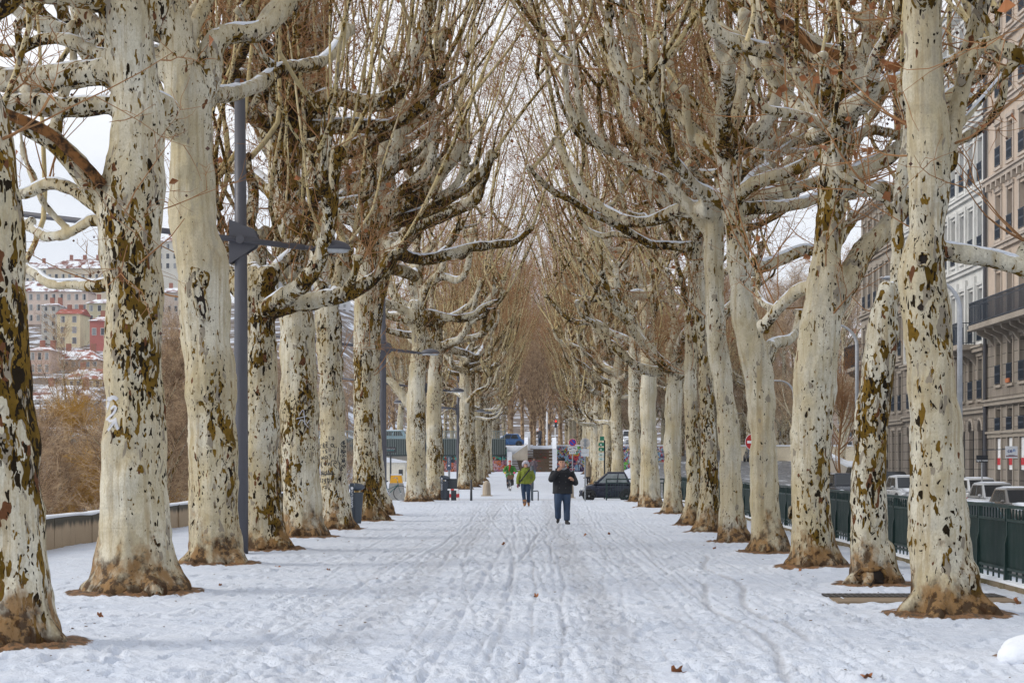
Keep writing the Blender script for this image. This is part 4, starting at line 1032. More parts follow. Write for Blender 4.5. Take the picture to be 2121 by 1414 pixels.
def hill_houses():
    gl = glass_mat()
    wd = {}
    def house(px0, px1, pb, pt, d, col, roof, rows, cols, label, skip=0, depth=12, gable=False, shut=(.35, .36, .36), chim=2):
        x0, x1 = (px0-PX)*d/F, (px1-PX)*d/F; zt = CH+(PY-pt)*d/F; zb = CH+(PY-pb)*d/F; cx = (x0+x1)/2; w = x1-x0
        zg = min(gz(cx, d), gz(cx, d+depth), zb)-1.0
        root = empty('house', (cx, d, zg)); H = zt-zg
        MB().bbox(-w/2, w/2, 0, depth, 0, H).build('wall', plain('render_%02x%02x%02x' % tuple(int(c*255) for c in col), col, .85, 0, .10, .25, dirt=([c*.7 for c in col], .5)), root)
        rm = M['snow_roof'] if roof == 'snow' else (M['red_roof'] if roof == 'red' else M['mix_roof'])
        rh = min(4.2, w*.22)
        rb = MB()
        if gable: rb.poly([(-w/2-.4, -.4, H+.002), (-w/2-.4, depth+.4, H+.002), (-w/2-.4, depth/2, H+rh*1.3)], (w+.8, 0, 0))
        else:
            V = [(-w/2-.5, -.5, H+.002), (w/2+.5, -.5, H+.002), (w/2+.5, depth+.5, H+.002), (-w/2-.5, depth+.5, H+.002), (-w/2+w*.22, depth*.45, H+rh), (w/2-w*.22, depth*.45, H+rh)]
            rb.add(V, [[(0, 1, 5, 4), (2, 3, 4, 5), (0, 3, 2, 1)], [(1, 2, 5), (3, 0, 4)]])
        rf = rb.build('roof', rm, root)
        for k in range(chim):
            cx_ = -w*.25+w*.5*k/max(1, chim-1)+.7; MB().bbox(cx_-.6, cx_+.6, depth*.4, depth*.4+.9, H+rh*.4, H+rh+1.6).build('chimney', plain('brick_red', (.30, .12, .08), .9), rf)
        hz = zt-zb; fh = hz/rows; ww = min(1.1, w/cols*.42); wh = min(fh*.56, 1.9)
        key = (round(ww, 2), round(wh, 2), shut)
        if key not in wd:
            b = MB(); b.bbox(-ww/2-.12, ww/2+.12, -.06, -.002, -.12, wh+.12); a = take(b.build('window', plain('frame_%d' % len(wd), (.62, .60, .56), .7)))
            p = take(MB().bbox(-ww/2, ww/2, -.09, -.062, 0, wh).build('pane', gl))
            q = take(MB().bbox(-ww/2, -ww*.08, -.115, -.092, 0, wh).build('shutter', plain('shut_%d' % len(wd), shut, .7)))
            wd[key] = (a, p, q)
        a, p, q = wd[key]; rr = random.Random(int(px0*7+pt))
        for r in range(rows):
            for c in range(cols):
                if rr.random() < skip: continue
                o = mesh_child(a, 'window', root, (-w/2+(c+.5)*w/cols, 0, H-fh*(r+1)+fh*.22)); mesh_child(p, 'pane', o)
                if rr.random() < .5: mesh_child(q, 'shutter', o)
        tag(root, label, 'house', None)
        return root
    t = NT('red_tile_roof'); v = t.coord(); n = t.noise(v, .5, 5, .6)
    M['red_roof'] = t.surf(t.mix(t.step(n, .55, .7), (.33, .085, .06), (.75, .72, .74)), .8, None, 0, .2)
    t = NT('half_snowy_roof'); v = t.coord(); n = t.noise(v, .45, 5, .6)
    M['mix_roof'] = t.surf(t.mix(t.step(n, .42, .56), (.30, .10, .07), (.78, .80, .84)), .8, None, 0, .2)
    house(28, 98, 606, 556, 760, (.60, .56, .46), 'snow', 3, 6, 'small cream house with a snowy roof at the top left of the hillside')
    house(96, 262, 612, 556, 740, (.60, .52, .40), 'snow', 2, 12, 'long cream building with snowy mansard roof along the top of the hill', chim=4)
    house(40, 182, 712, 604, 640, (.62, .50, .43), 'snow', 5, 9, 'big pink apartment house on the hillside, below the long cream building')
    house(180, 232, 690, 628, 625, (.50, .45, .30), 'snow', 3, 3, 'olive-cream narrow house on the hillside beside the big pink one')
    house(20, 82, 700, 592, 655, (.55, .45, .40), 'snow', 6, 5, 'pale rose hillside house half hidden behind birch twigs')
    house(86, 119, 722, 632, 560, (.50, .50, .48), 'snow', 6, 2, 'narrow grey hillside block with balconies left of the yellow house')
    house(118, 166, 716, 650, 548, (.66, .58, .38), 'red', 3, 2, 'small yellow house with a red roof in the middle of the hillside', gable=True)
    house(186, 240, 702, 664, 535, (.42, .13, .11), 'mix', 1, 3, 'bright red low house on the hillside at the trunk edge')
    house(100, 204, 800, 745, 480, (.58, .40, .29), 'mix', 3, 7, 'salmon orange house with hipped snowy roof low on the hillside')
    house(60, 104, 800, 725, 470, (.56, .40, .32), 'mix', 3, 3, 'rusty pink house with a tall brick chimney behind the bare scrub')
    house(128, 236, 862, 785, 440, (.55, .42, .22), 'mix', 4, 8, 'ochre house with brown shutters and patchy roof above the white house', shut=(.12, .06, .05))
    house(50, 196, 905, 828, 405, (.78, .78, .77), 'snow', 3, 8, 'long white house at the foot of the hillside, seen through bare twigs')
    house(332, 372, 745, 703, 470, (.40, .38, .32), 'snow', 2, 3, 'low grey house with snowy roof between the second and third left trunks')
    house(325, 400, 560, 500, 720, (.60, .58, .52), 'snow', 3, 5, 'pale hilltop house seen between the second and third left trunks')
    house(330, 385, 650, 605, 640, (.50, .42, .36), 'snow', 2, 4, 'tan hillside house between the second and third left trunks', skip=.2)
    house(505, 640, 640, 545, 700, (.70, .71, .72), 'snow', 9, 9, 'white high-rise block on the hilltop behind the lamp arm', chim=0)
    house(640, 720, 650, 560, 720, (.60, .60, .62), 'snow', 8, 6, 'pale grey high-rise beside the white hilltop block', chim=0)
    house(570, 600, 900, 800, 420, (.66, .62, .56), 'mix', 4, 2, 'cream house seen in the gap between blotchy left trunks')
    # across the junction on the right
    house(1380, 1470, 938, 800, 330, (.55, .44, .36), 'mix', 6, 5, 'beige apartment house far behind the right row of trunks')
    house(1540, 1690, 935, 760, 300, (.56, .47, .36), 'mix', 7, 7, 'sandstone apartment block beyond the wet ramp road')
    house(1690, 1850, 935, 700, 290, (.55, .45, .37), 'mix', 9, 8, 'tall salmon-brown block behind the slim young tree on the right')
    house(1850, 1990, 930, 650, 300, (.5, .42, .36), 'snow', 9, 8, 'tall grey-brown block at the end of the street front')

def steps_and_bridge():
    t = NT('painted_steps'); v = t.coord()
    n = t.noise(t.vmul(v, (1, 3, 5)), 3, 5, .7)
    c = t.mix(n, (.07, .05, .035), (.20, .15, .11))
    r = t.step(t.noise(t.vadd(v, (5, 0, 0)), 1.6, 4, .7), .60, .64); c = t.mix(t.math('MULTIPLY', r, .7), c, (.45, .04, .05))
    r = t.step(t.noise(t.vadd(v, (15, 3, 0)), 2.1, 4, .7), .62, .66); c = t.mix(t.math('MULTIPLY', r, .6), c, (.05, .25, .35))
    r = t.step(t.noise(t.vadd(v, (5, 33, 0)), 2.6, 4, .7), .63, .66); c = t.mix(t.math('MULTIPLY', r, .6), c, (.10, .06, .22))
    stepm = t.surf(c, .85, None, 0, .2)
    conc = stone('pale_concrete', (.50, .45, .38), .25)
    root = empty('stone_steps', (0, 184.4, .8))
    b = MB(); sn = MB(); z0 = .8; n = 16; rise = (3.42-z0)/n
    for i in range(n):
        xl = -2.35 if i < 8 else -.85+.09*(i-8)*0
        yb = .36*i+(1.0 if i >= 8 else 0)
        b.bbox(xl, 1.62, yb, 8.0, rise*i-.6*(i == 0), rise*(i+1)-.001*i)
        w = (.75-.05*i) if i < 8 else .55
        sn.box((xl+w/2+.02, yb+.2, rise*(i+1)+.03), (max(.3, w), .34, .06))
        if i % 2: sn.box((1.45, yb+.2, rise*(i+1)+.025), (.3, .34, .05))
    b.build('treads', stepm, root); sn.build('step_snow', M['snow'], root)
    tag(root, 'broad brown steps covered in graffiti with snow on their left edge', 'steps')
    # parapets of the steps
    for sgn, nm, xs in ((-1, 'left', -2.55), (1, 'right', 1.8)):
        r = empty('stair_parapet', (xs, 184.0, .8)); w = .36
        zf = 2.45 if sgn < 0 else 2.75
        MB().bbox(-w/2-.03, w/2+.06, -.1, .35, -.5, zf-.8+.3).build('end_pillar', plain('white_pillar', (.74, .76, .80), .7), r)
        if sgn < 0:
            P = [(0, .351, -.5), (0, .351, 1.45), (0, 1.7, 1.45), (0, 4.9, 3.25), (0, 5.4, 3.25), (0, 5.4, -.5)]
        else:
            P = [(0, .351, -.5), (0, .351, 1.75), (0, 3.6, 3.2), (0, 5.4, 3.3), (0, 5.4, -.5)]
        # the left flank steps in towards the upper flight
        V = [np.array(p) for p in P]
        if sgn < 0:
            b = MB(); b.bbox(-.15, .15, .352, 2.6, -.5, 1.45); b.poly([(1.45, 2.9, -.5), (1.45, 2.9, 2.1), (1.45, 5.1, 3.3), (1.45, 5.8, 3.3), (1.45, 5.8, -.5)], (.28, 0, 0)); b.build('wall', conc, r)
            s = MB(); s.bbox(-.2, .2, .353, 2.6, 1.452, 1.53); s.poly([(-.15, 2.55, 1.53), (.0, 2.55, 1.60), (1.65, 2.55, 2.86), (1.65, 2.55, 2.72)], (0, .42, 0)); s.poly([(1.4, 2.9, 2.12), (1.4, 5.1, 3.32), (1.4, 5.85, 3.32), (1.4, 5.85, 3.42), (1.4, 5.08, 3.42), (1.4, 2.9, 2.24)], (.38, 0, 0)); s.build('snow_cap', M['snow'], r)
            bb = MB(); bb.poly([(0, 2.6, 1.0), (1.75, 2.6, 1.0), (1.75, 2.6, 2.72), (.0, 2.6, 1.46)], (0, .3, 0)); bb.build('sloping_wall', conc, r)
            b = MB(); b.bbox(1.4, 2.0, 5.9, 6.3, 1.5, 4.0); b.build('top_pillar', plain('white_pillar', (.74, .76, .80), .7), r)
            tag(r, 'pale stone stair parapet with a white end pillar, climbing on the left of the steps', 'parapet')
        else:
            MB().poly([(-.15,)+p[1:] for p in P], (.3, 0, 0)).build('wall', conc, r)
            s = MB(); s.poly([(-.2, .36, 1.752), (-.2, 3.6, 3.202), (-.2, 5.4, 3.302), (-.2, 5.4, 3.40), (-.2, 3.58, 3.31), (-.2, .36, 1.86)], (.4, 0, 0)); s.build('snow_cap', M['snow'], r)
            tag(r, 'snow-topped stair parapet with a tall white pillar, right of the steps', 'parapet')
    # retaining walls with painted murals
    def mural(name, seed, pal):
        t = NT(name); v = t.vadd(t.coord(), (seed*7.0, seed*3.0, seed)); w = t.n('ShaderNodeTexNoise', {'Vector': v, 'Scale': 1.3, 'Detail': 2.0}, out=None).outputs['Color']
        vv = t.vadd(v, t.vmul(w, (1.4, 1.4, 1.4)))
        c = pal[0]
        for i, p in enumerate(pal[1:]):
            m = t.step(t.noise(t.vadd(vv, (i*9.0, i*5.0, i*2.0)), 1.5+.3*i, 2, .5), .52, .545); c = t.mix(m, c, p)
        e = t.noise(vv, 2.2, 1, .5); line = t.math('MULTIPLY', t.step(e, .46, .48), t.step(e, .53, .51)); c = t.mix(line, c, (.015, .015, .02))
        e = t.noise(t.vadd(vv, (4, 4, 4)), 1.9, 1, .5); line = t.math('MULTIPLY', t.step(e, .49, .497), t.step(e, .512, .505)); c = t.mix(line, c, (.7, .7, .72))
        return t.surf(c, .7, None, 0, .2)
    mu1 = mural('mural_left', 1, [(.38, .17, .17), (.42, .26, .28), (.50, .12, .03), (.30, .14, .20)])
    mu1b = mural('mural_left_top', 2, [(.45, .06, .03), (.10, .30, .16), (.5, .2, .04), (.02, .04, .05), (.04, .35, .3)])
    mu2 = mural('mural_right', 3, [(.40, .14, .15), (.12, .40, .06), (.55, .30, .03), (.45, .05, .06), (.08, .04, .12), (.2, .35, .5)])
    r = empty('retaining_wall', (-6.5, 189.0, .5)); MB().bbox(-3.7, 3.6, 0, .3, -1, 1.45).build('lower_wall', mu1, r); MB().bbox(-3.7, 3.6, .05, .35, 1.452, 2.75).build('upper_wall', mu1b, r)
    MB().tube([(1.8, -.05, 2.75), (3.2, -.05, 2.9), (3.2, -.05, 1.4)], [.03]*3, 6).build('handrail', plain('grey_metal', (.45, .46, .48), .4, .3), r)
    tag(r, 'retaining wall under the bridge railing painted purple, orange and green, left of the steps', 'wall')
    r = empty('retaining_wall', (6.2, 189.0, .5)); MB().bbox(-4.2, 6.5, 0, .3, -1, 2.85).build('wall', mu2, r); MB().bbox(-4.2, 6.5, -.05, .36, 2.852, 2.96).build('snow_cap', M['snow'], r)
    tag(r, 'brightly sprayed mural wall to the right of the steps, behind the parking signs', 'wall')
    # bridge
    dk = plain('bridge_steel', (.05, .065, .065), .5, .3); lt = plain('bridge_rail', (.22, .26, .25), .5, .3)
    r = empty('bridge', (-3.0, 188.6, 3.4))
    MB().bbox(-75, -.2, .5, 22, -.9, .05).build('deck', plain('deck_concrete', (.22, .22, .21), .8), r)
    b = MB(); b.bbox(-75, 0, .3, .49, -1.05, .62); b.build('fascia', dk, r)
    b = MB()
    for i in range(300): b.bbox(-.1-.18*i-.03, -.1-.18*i+.03, .12, .2, -.9, 1.38)
    b.build('baluster_bars', lt, r)
    b = MB(); b.bbox(-54.2, 0, .08, .24, 1.382, 1.45); b.bbox(-54.2, 0, .21, .25, .62, .70); b.build('top_rail', lt, r)
    for x in (-11.0, -34): MB().bbox(x-1.2, x+1.2, 1.2, 20, -8, -.91).build('pier', conc, r)
    tag(r, 'low road bridge with a dark green barred railing, crossing on the left behind the trunks', 'bridge')
    # low wall along the river side of the promenade
    t = NT('parapet_concrete'); v = t.coord(); z = t.sep(v)[2]
    n = t.noise(t.vmul(v, (3, 3, .6)), 1.7, 5, .7); c = t.mix(t.noise(v, 2, 4, .6), (.40, .30, .20), (.50, .39, .27))
    c = t.mix(t.step(t.math('ADD', z, t.math('MULTIPLY', n, .35)), .52, .66), c, (.10, .09, .07)); c = t.mix(t.step(n, .58, .7, 0, .35), c, (.14, .12, .09))
    pm = t.surf(c, .85, None, 0, .2)
    r = empty('parapet_wall', (-9.25, 12, 0))
    for k in range(24):
        y0 = k*3.0; x = .45*sst(y0, 20, 70)
        MB().box((x, y0+1.494, .12), (.32, 2.988, .92)).build('wall_block', pm, r)
    V = []; b = MB(); ys = np.arange(0, 72, .25)
    S = np.stack([.45*sst(ys, 20, 70), ys, np.full(len(ys), .585)+.012*vnoise(np.stack([ys, ys*0, ys*0], 1))], 1)
    b.tube(S, np.full(len(ys), .175)*(1+.08*vnoise(np.stack([ys*2, ys*0, ys*0], 1))), 10, sx=.22); b.build('snow_cap', M['snow'], r, True)
    tag(r, 'low beige concrete parapet wall capped with snow along the left riverside edge', 'wall')
    # sloping wall beside the ramp on the right
    r = empty('ramp_wall', (20.5, 124, 0)); pts = []
    b = MB(); s = MB()
    za, zb_ = gz(21, 124)+.9, CH+(PY-938)*165/F
    b.poly([(0, 0, -1), (0, 0, za), (4.2, 41, zb_), (4.2, 41, -1)], (.35, 0, 0)); b.build('wall', conc, r)
    s.poly([(-.1, -.02, za+.002), (4.1, 41, zb_+.002), (4.1, 41, zb_+.16), (-.1, -.02, za+.16)], (.6, 0, 0)); s.build('snow_cap', M['snow'], r)
    tag(r, 'sloping grey wall with a thick snow cap beside the ramp road on the right', 'wall')
    r = empty('garden_wall', (32, 196, 1.5)); MB().bbox(-12, 6, 0, .4, -1.5, 1.9).build('wall', plain('cream_wall', (.60, .52, .38), .8), r); MB().bbox(-12.1, 6.1, -.08, .5, 1.902, 2.02).build('snow_cap', M['snow'], r)
    tag(r, 'cream wall with a snowy top behind the slim young tree on the right', 'wall')
    d = 150; r = empty('hut', ((818-PX)*d/F, d, gz(-11, d))); MB().bbox(-.8, .8, 0, 1.5, -.2, 1.5).build('wall', plain('hut_cream', (.70, .66, .56), .8), r); MB().poly([(-.95, -.1, 1.502), (.95, -.1, 1.502), (.95, -.1, 1.6), (-.95, -.1, 1.95)], (0, 1.7, 0)).build('roof', M['snow'], r)
    MB().bbox(.3, .62, -.02, -.002, .5, .95).build('window', plain('dark_frame', (.04, .04, .045), .5), r)
    tag(r, 'little cream hut with a lean-to snowy roof left of the pale trunks, behind the bicycle', 'hut')
EXTRA += [build_street_fronts, hill_houses, steps_and_bridge]
# ------------------------------------------------------------------ street furniture
def at(px, d, dz=0.0):
    x = (px-PX)*d/F; return (x, d, gz(x, d)+dz)

def lamp(px, d, label, flip=False):
    m = plain('lamp_grey', (.085, .085, .10), .5, .2, .06, 2.0)
    r = empty('street_lamp', at(px, d))
    MB().tube([(0, 0, -.1), (0, 0, 2), (0, 0, 5), (-.02, 0, 8.42)], [.132, .128, .115, .096], 20, sz=1.0).build('pole', m, r, True)
    MB().tube([(-.0, 0, 8.41), (-.0, 0, 8.44)], [.1, .1], 20).build('pole_cap', m, r)
    sl = -.118
    def A(x, y=-.17): return (x, y, 5.57+sl*x)
    a = MB(); a.tube([A(-4.1), A(1.15)], [.052, .052], 12); arm = a.build('arm', m, r, True)
    j = MB(); j.tube([A(1.15), A(1.24)], [.04, .04], 10); j.disc(A(1.28), .045, .14, 14); j.tube([A(1.30), A(1.38)], [.035, .035], 10); j.build('arm_joint', m, arm, True)
    br = MB()
    br.poly([(-.19, -.135, 5.94), (-.19, -.135, 5.15), (-.1, -.135, 5.20), (.28, -.135, 5.46), (.32, -.135, 5.6), (.26, -.135, 5.76)], (0, .02, 0))
    br.poly([(-.19, .115, 5.94), (-.19, .115, 5.15), (-.1, .115, 5.20), (.28, .115, 5.46), (.32, .115, 5.6), (.26, .115, 5.76)], (0, .02, 0))
    br.bbox(-.19, -.17, -.114, .114, 5.15, 5.94)
    br.disc(A(.02, -.235), .075, .05, 18); br.build('bracket', m, r)
    for sgn, x0 in ((1, 1.38), (-1, -4.1)):
        c = (x0+sgn*.27, -.17, 5.57+sl*x0-.01)
        h = MB(); V = []; n = 24; rings = 6
        for i in range(rings):
            q = i/(rings-1)*PI/2
            for k in range(n):
                b = 2*PI*k/n; V.append((c[0]+.33*math.cos(q)*math.cos(b)*(1.0), c[1]+.20*math.cos(q)*math.sin(b), c[2]+.17*math.sin(q)))
        Q = [(i*n+k, i*n+(k+1) % n, (i+1)*n+(k+1) % n, (i+1)*n+k) for i in range(rings-1) for k in range(n)]
        V.append((c[0], c[1], c[2])); T = [(len(V)-1, (k+1) % n, k) for k in range(n)]
        h.add(V, [np.array(Q), np.array(T)]); hd = h.build('lamp_head', m, r, True)
        g = MB(); g.tube([(c[0], c[1], c[2]-.055), (c[0], c[1], c[2]-.004)], [.26, .31], 24, sx=1.0, sz=.62); g.build('diffuser', plain('lamp_glass', (.42, .44, .46), .25), hd, True)
    tag(r, label, 'street lamp', 'street lamps along the left row')
    return r

def bin_(px, d, label, rz=0.0):
    m = plain('bin_plastic', (.045, .058, .075), .45, .0, .1); r = empty('litter_bin', at(px, d)); r.rotation_euler = (0, 0, rz)
    b = MB()                                  # tapered tub
    n = 20
    def ring(z, w, dd): return [(w*abs(math.cos(a))**.6*np.sign(math.cos(a)), dd*abs(math.sin(a))**.6*np.sign(math.sin(a)), z) for a in np.arange(n)*2*PI/n]
    V = ring(.02, .125, .12)+ring(.1, .135, .13)+ring(.80, .185, .17)+ring(.84, .19, .175)
    Q = [(i*n+k, i*n+(k+1) % n, (i+1)*n+(k+1) % n, (i+1)*n+k) for i in range(3) for k in range(n)]
    V += [(0, 0, .02), (0, 0, .84)]; T = [(4*n, (k+1) % n, k) for k in range(n)]+[(4*n+1, 3*n+k, 3*n+(k+1) % n) for k in range(n)]
    V = np.array(V)
    b.add(V, [np.array(Q), np.array(T)]); b.build('tub', m, r, True)
    s = MB(); s.box((-.115, -.155, .60), (.105, .06, .98)); s.box((-.115, -.02, 1.02), (.10, .3, .12)); s.build('back_post', plain('bin_dark', (.03, .04, .055), .45), r)
    h = MB(); h.ball((.0, -.02, .985), 1, seg=20, rings=10, sc=(.225, .17, .10)); h.bbox(-.055, .0, -.195, .15, .96, 1.085)
    h.build('hood', plain('bin_hood', (.06, .075, .10), .4), r, True)
    text('GRAND LYON', (-.115, -.188, .72), .085, plain('bin_letter', (.6, .62, .66), .5), r, 'lettering', rot=(PI/2, -PI/2, 0))
    MB().disc((-.115, -.188, .955), .035, .006, 12).build('badge', plain('bin_letter', (.6, .62, .66), .5), r)
    tag(r, label, 'litter bin', 'litter bins'); return r

def sign_disc(px, d, zc, rad, label, front, plates=(), pz=None, cat='sign'):
    r = empty('road_sign', at(px, d)); z0 = gz(r.location.x, d); zl = zc-z0
    MB().tube([(0, .03, -.1), (0, .03, zl+rad*.7)], [.033, .033], 10).build('post', plain('galvanised', (.30, .32, .34), .45, .6), r)
    if front == 'park':
        MB().disc((0, -.01, zl), rad, .02, 32).build('rim', plain('sign_white', (.85, .87, .9), .5), r)
        MB().disc((0, -.022, zl), rad*.93, .006, 32).build('red_ring', plain('sign_red', (.45, .01, .012), .45), r)
        MB().disc((0, -.028, zl), rad*.70, .006, 32).build('blue_field', plain('sign_blue', (.01, .05, .38), .45), r)
        MB().box((0, -.034, zl), (rad*1.62, .006, rad*.2), ry=PI/4).build('red_bar', plain('sign_red', (.45, .01, .012), .45), r)
    elif front == 'noentry':
        MB().disc((0, -.01, zl), rad, .02, 32).build('rim', plain('sign_white', (.85, .87, .9), .5), r)
        MB().disc((0, -.022, zl), rad*.95, .006, 32).build('red_field', plain('sign_red', (.45, .01, .012), .45), r)
        MB().box((0, -.028, zl), (rad*1.5, .006, rad*.30)).build('white_bar', plain('sign_white', (.85, .87, .9), .5), r)
    else:
        MB().disc((0, -.0, zl), rad, .02, 32).build('back_plate', plain('sign_back', (.55, .52, .48), .5), r)
        b = MB()
        for q in (.45, -.35): b.box((0, -.022, zl+rad*q), (rad*.9, .02, .03))
        b.box((0, -.03, zl), (.09, .03, rad*1.6)); b.build('clamp', plain('galvanised', (.30, .32, .34), .45, .6), r)
    for (dz, w, h, kindp) in plates:
        p = MB().box((0, -.012, zl+dz), (w, .016, h)).build('plate', plain('plate_grey', (.58, .61, .64), .5), r)
        bk = plain('sign_ink', (.02, .02, .025), .5)
        if kindp == 'tow':
            b = MB()
            b.poly([(-.2, -.022, zl+dz-.04), (-.18, -.022, zl+dz-.005), (-.12, -.022, zl+dz+.0), (-.06, -.022, zl+dz-.04)], (0, -.004, 0)); b.disc((-.17, -.024, zl+dz-.045), .022, .004, 10); b.disc((-.09, -.024, zl+dz-.045), .022, .004, 10)
            b.tube([(-.07, -.024, zl+dz-.02), (-.02, -.024, zl+dz+.05)], [.012, .012], 5)
            b.tube([(.03, -.024, zl+dz+.045), (.20, -.024, zl+dz-.01)], [.022, .02], 5); b.disc((.19, -.024, zl+dz-.04), .022, .004, 10); b.build('tow_pictogram', bk, p)
        if kindp == 'arrow':
            b = MB(); b.box((0, -.022, zl+dz), (w*.5, .004, .02))
            for s in (-1, 1): b.poly([(s*w*.25, -.024, zl+dz+.035), (s*w*.25, -.024, zl+dz-.035), (s*w*.40, -.024, zl+dz)], (0, -.004, 0))
            b.build('double_arrow', bk, p)
    tag(r, label, cat); return r

def fence():
    gm = plain('fence_green', (.006, .028, .025), .55, .1, .12, 3.0); gd = plain('fence_green_dark', (.004, .020, .018), .6, .1, .15, 3.0)
    r = empty('guard_railing', (6.12, 17, 0))
    bay = 1.56; pb = MB()
    for q in range(24):
        y = .055+q*(bay-.02)/24; pb.box((.02, y, .565), (.022, .040, .62))
    pb.bbox(-.01, .04, .05, bay-.05, .85, .885); pb.bbox(-.01, .04, .05, bay-.05, .22, .255)
    for q in range(9): pb.box((.015, .12+q*.165, .95), (.02, .022, .13))
    for q in range(5): pb.box((.015, .16+q*.31, .13), (.02, .035, .20))
    pb.bbox(.0, .03, .05, bay-.05, .16, .185)
    sb = MB(); sb.bbox(.034, .042, .05, bay-.05, .24, .86)
    pm = take(pb.build('panel', gm)); sm = take(sb.build('panel_backing', gd))
    po = MB(); po.poly([(-.06, -.03, -.05), (-.035, -.03, .0), (-.03, -.03, .55), (.0, -.03, .68), (.0, -.03, 1.02), (.05, -.03, 1.02), (.05, -.03, -.05)], (0, .06, 0)); om = take(po.build('post', gm))
    n = 42
    for k in range(n+1):
        mesh_child(om, 'post', r, (0, k*bay, .0))
        if k < n: p = mesh_child(pm, 'panel', r, (0, k*bay+.0, .0)); mesh_child(sm, 'panel_backing', p)
    MB().bbox(-.01, .055, -.03, n*bay+.03, 1.022, 1.065).build('top_rail', gm, r)
    tag(r, 'long dark green metal guard railing behind the right-hand trunks', 'railing')
    k = empty('kerb_stone', (6.14, 16, 0)); t = NT('mossy_kerb'); v = t.coord(); n1 = t.noise(v, 2.2, 5, .7)
    km = t.surf(t.mix(t.step(n1, .42, .6), (.20, .16, .11), (.12, .10, .05)), .9, t.bump(n1, .5, .03), 0, .2)
    for q in range(24): MB().box((0.02, q*2.8+1.39, -.27), (.34, 2.78, .66)).build('kerb_block', km, k)
    ys = np.arange(0, 67, .3); S = np.stack([.04+0*ys, ys, np.full(len(ys), .062)], 1); S2 = MB().tube(S, np.full(len(ys), .16)*(1+.1*vnoise(np.stack([ys*2, ys*0, ys*0+4], 1))), 8, sx=.22)
    S2.build('kerb_snow', M['snow'], k, True); tag(k, 'mossy stone kerb dusted with snow under the green railing', 'kerb')
    # short railing beside the small car
    r = empty('guard_railing', (3.15, 85.2, gz(3.15, 85.2))); L = 2.6
    b = MB()
    for q in range(22): b.box((.06+q*.118, 0, .55), (.022, .03, .66))
    b.build('bars', gm, r); b = MB(); b.bbox(0, L, -.02, .02, .20, .24); b.bbox(0, L, -.021, .021, .88, .92); b.bbox(-.02, L, -.03, .03, 1.04, 1.09); b.build('rails', gm, r)
    for x in (0, 1.3, 2.58): MB().bbox(x-.03, x+.03, -.035, .035, -.1, 1.038).build('post', gm, r)
    tag(r, 'short open green railing standing in front of the small dark blue car', 'railing')
    r = empty('guard_railing', (5.6, 112, gz(5.6, 112))); b = MB()
    for q in range(60): b.box((0.02*q, q*.30, .55), (.03, .04, .9))
    b.build('bars', gm, r); MB().poly([(0, 0, 1.0), (1.2, 18, 1.0), (1.25, 18, 1.0), (.05, 0, 1.0)], (0, 0, .06)).build('top_rail', gm, r); tag(r, 'green railing running back beside the ramp, behind the small dark blue car', 'railing')

def bicycle(root, steer=0.0, wheel=.34, basket=True, col=(.03, .05, .06)):
    """bike along local +X (front wheel at +X), tyres on z=0"""
    tm = plain('tyre_rubber', (.02, .02, .022), .8); fm = plain('bike_paint_%d' % int(col[2]*999), col, .35, .3); cm = plain('chrome', (.5, .5, .52), .25, .9)
    def wh(x):
        w = empty('wheel', (x, 0, wheel)); w.parent = root
        a = np.linspace(0, 2*PI, 33)
        MB().tube(np.stack([wheel*.95*np.cos(a), a*0, wheel*.95*np.sin(a)], 1), np.full(33, .017), 6, cap=False).build('tyre', tm, w, True)
        b = MB(); b.tube(np.stack([wheel*.90*np.cos(a), a*0, wheel*.90*np.sin(a)], 1), np.full(33, .008), 5, cap=False)
        for k in range(14):
            q = 2*PI*k/14; b.tube([(0, 0, 0), (wheel*.9*math.cos(q), .0, wheel*.9*math.sin(q))], [.0022, .0022], 4)
        b.disc((0, 0, 0), .03, .08, 10); b.build('rim', cm, w)
    wh(.52); wh(-.52)
    f = MB(); F1 = (.38, 0, .86); B1 = (-.02, 0, .30); S1 = (-.14, 0, .78); R1 = (-.52, 0, wheel)
    for p, q, r in ((B1, (.40, 0, .70), .018), ((.40, 0, .70), (-.06, 0, .50), .016), (B1, S1, .017), (F1, (.41, 0, .62), .018), ((.41, 0, .62), (.52, .04, wheel), .011), ((.41, 0, .62), (.52, -.04, wheel), .011), (B1, R1, .011), ((-.1, .03, .62), R1, .009)):
        f.tube([p, q], [r, r], 7)
    f.build('frame', fm, root, True)
    MB().tube([(.36, 0, .86), (.36, 0, .98), (.34, .0, 1.0)], [.013]*3, 7).tube([(.22, .27, 1.0), (.34, .14, 1.03), (.36, 0, 1.0), (.34, -.14, 1.03), (.22, -.27, 1.0)], [.012]*5, 7).build('handlebar', cm, root, True)
    MB().ball((-.17, 0, .86), 1, sc=(.13, .08, .045)).tube([(-.14, 0, .78), (-.16, 0, .84)], [.014, .014], 6).build('saddle', tm, root, True)
    MB().box((-.47, 0, .70), (.34, .12, .015)).tube([(-.6, .05, .69), (-.52, .05, .34)], [.006, .006], 5).build('rack', fm, root)
    a = np.linspace(.2, 2.6, 12); MB().tube(np.stack([-.52+(wheel+.035)*np.cos(a), a*0, wheel+(wheel+.035)*np.sin(a)], 1), np.full(12, .02), 6, sz=1).build('mudguard', fm, root, True)
    MB().disc((-.02, -.05, .30), .085, .006, 18).box((-.02, -.08, .22), (.02, .02, .17)).box((-.02, .07, .38), (.02, .02, .17)).build('crank', cm, root)
    if basket:
        b = MB(); b.box((.56, 0, .82), (.26, .32, .24), taper=1.15); b.build('basket', plain('wicker', (.16, .09, .045), .9), root)

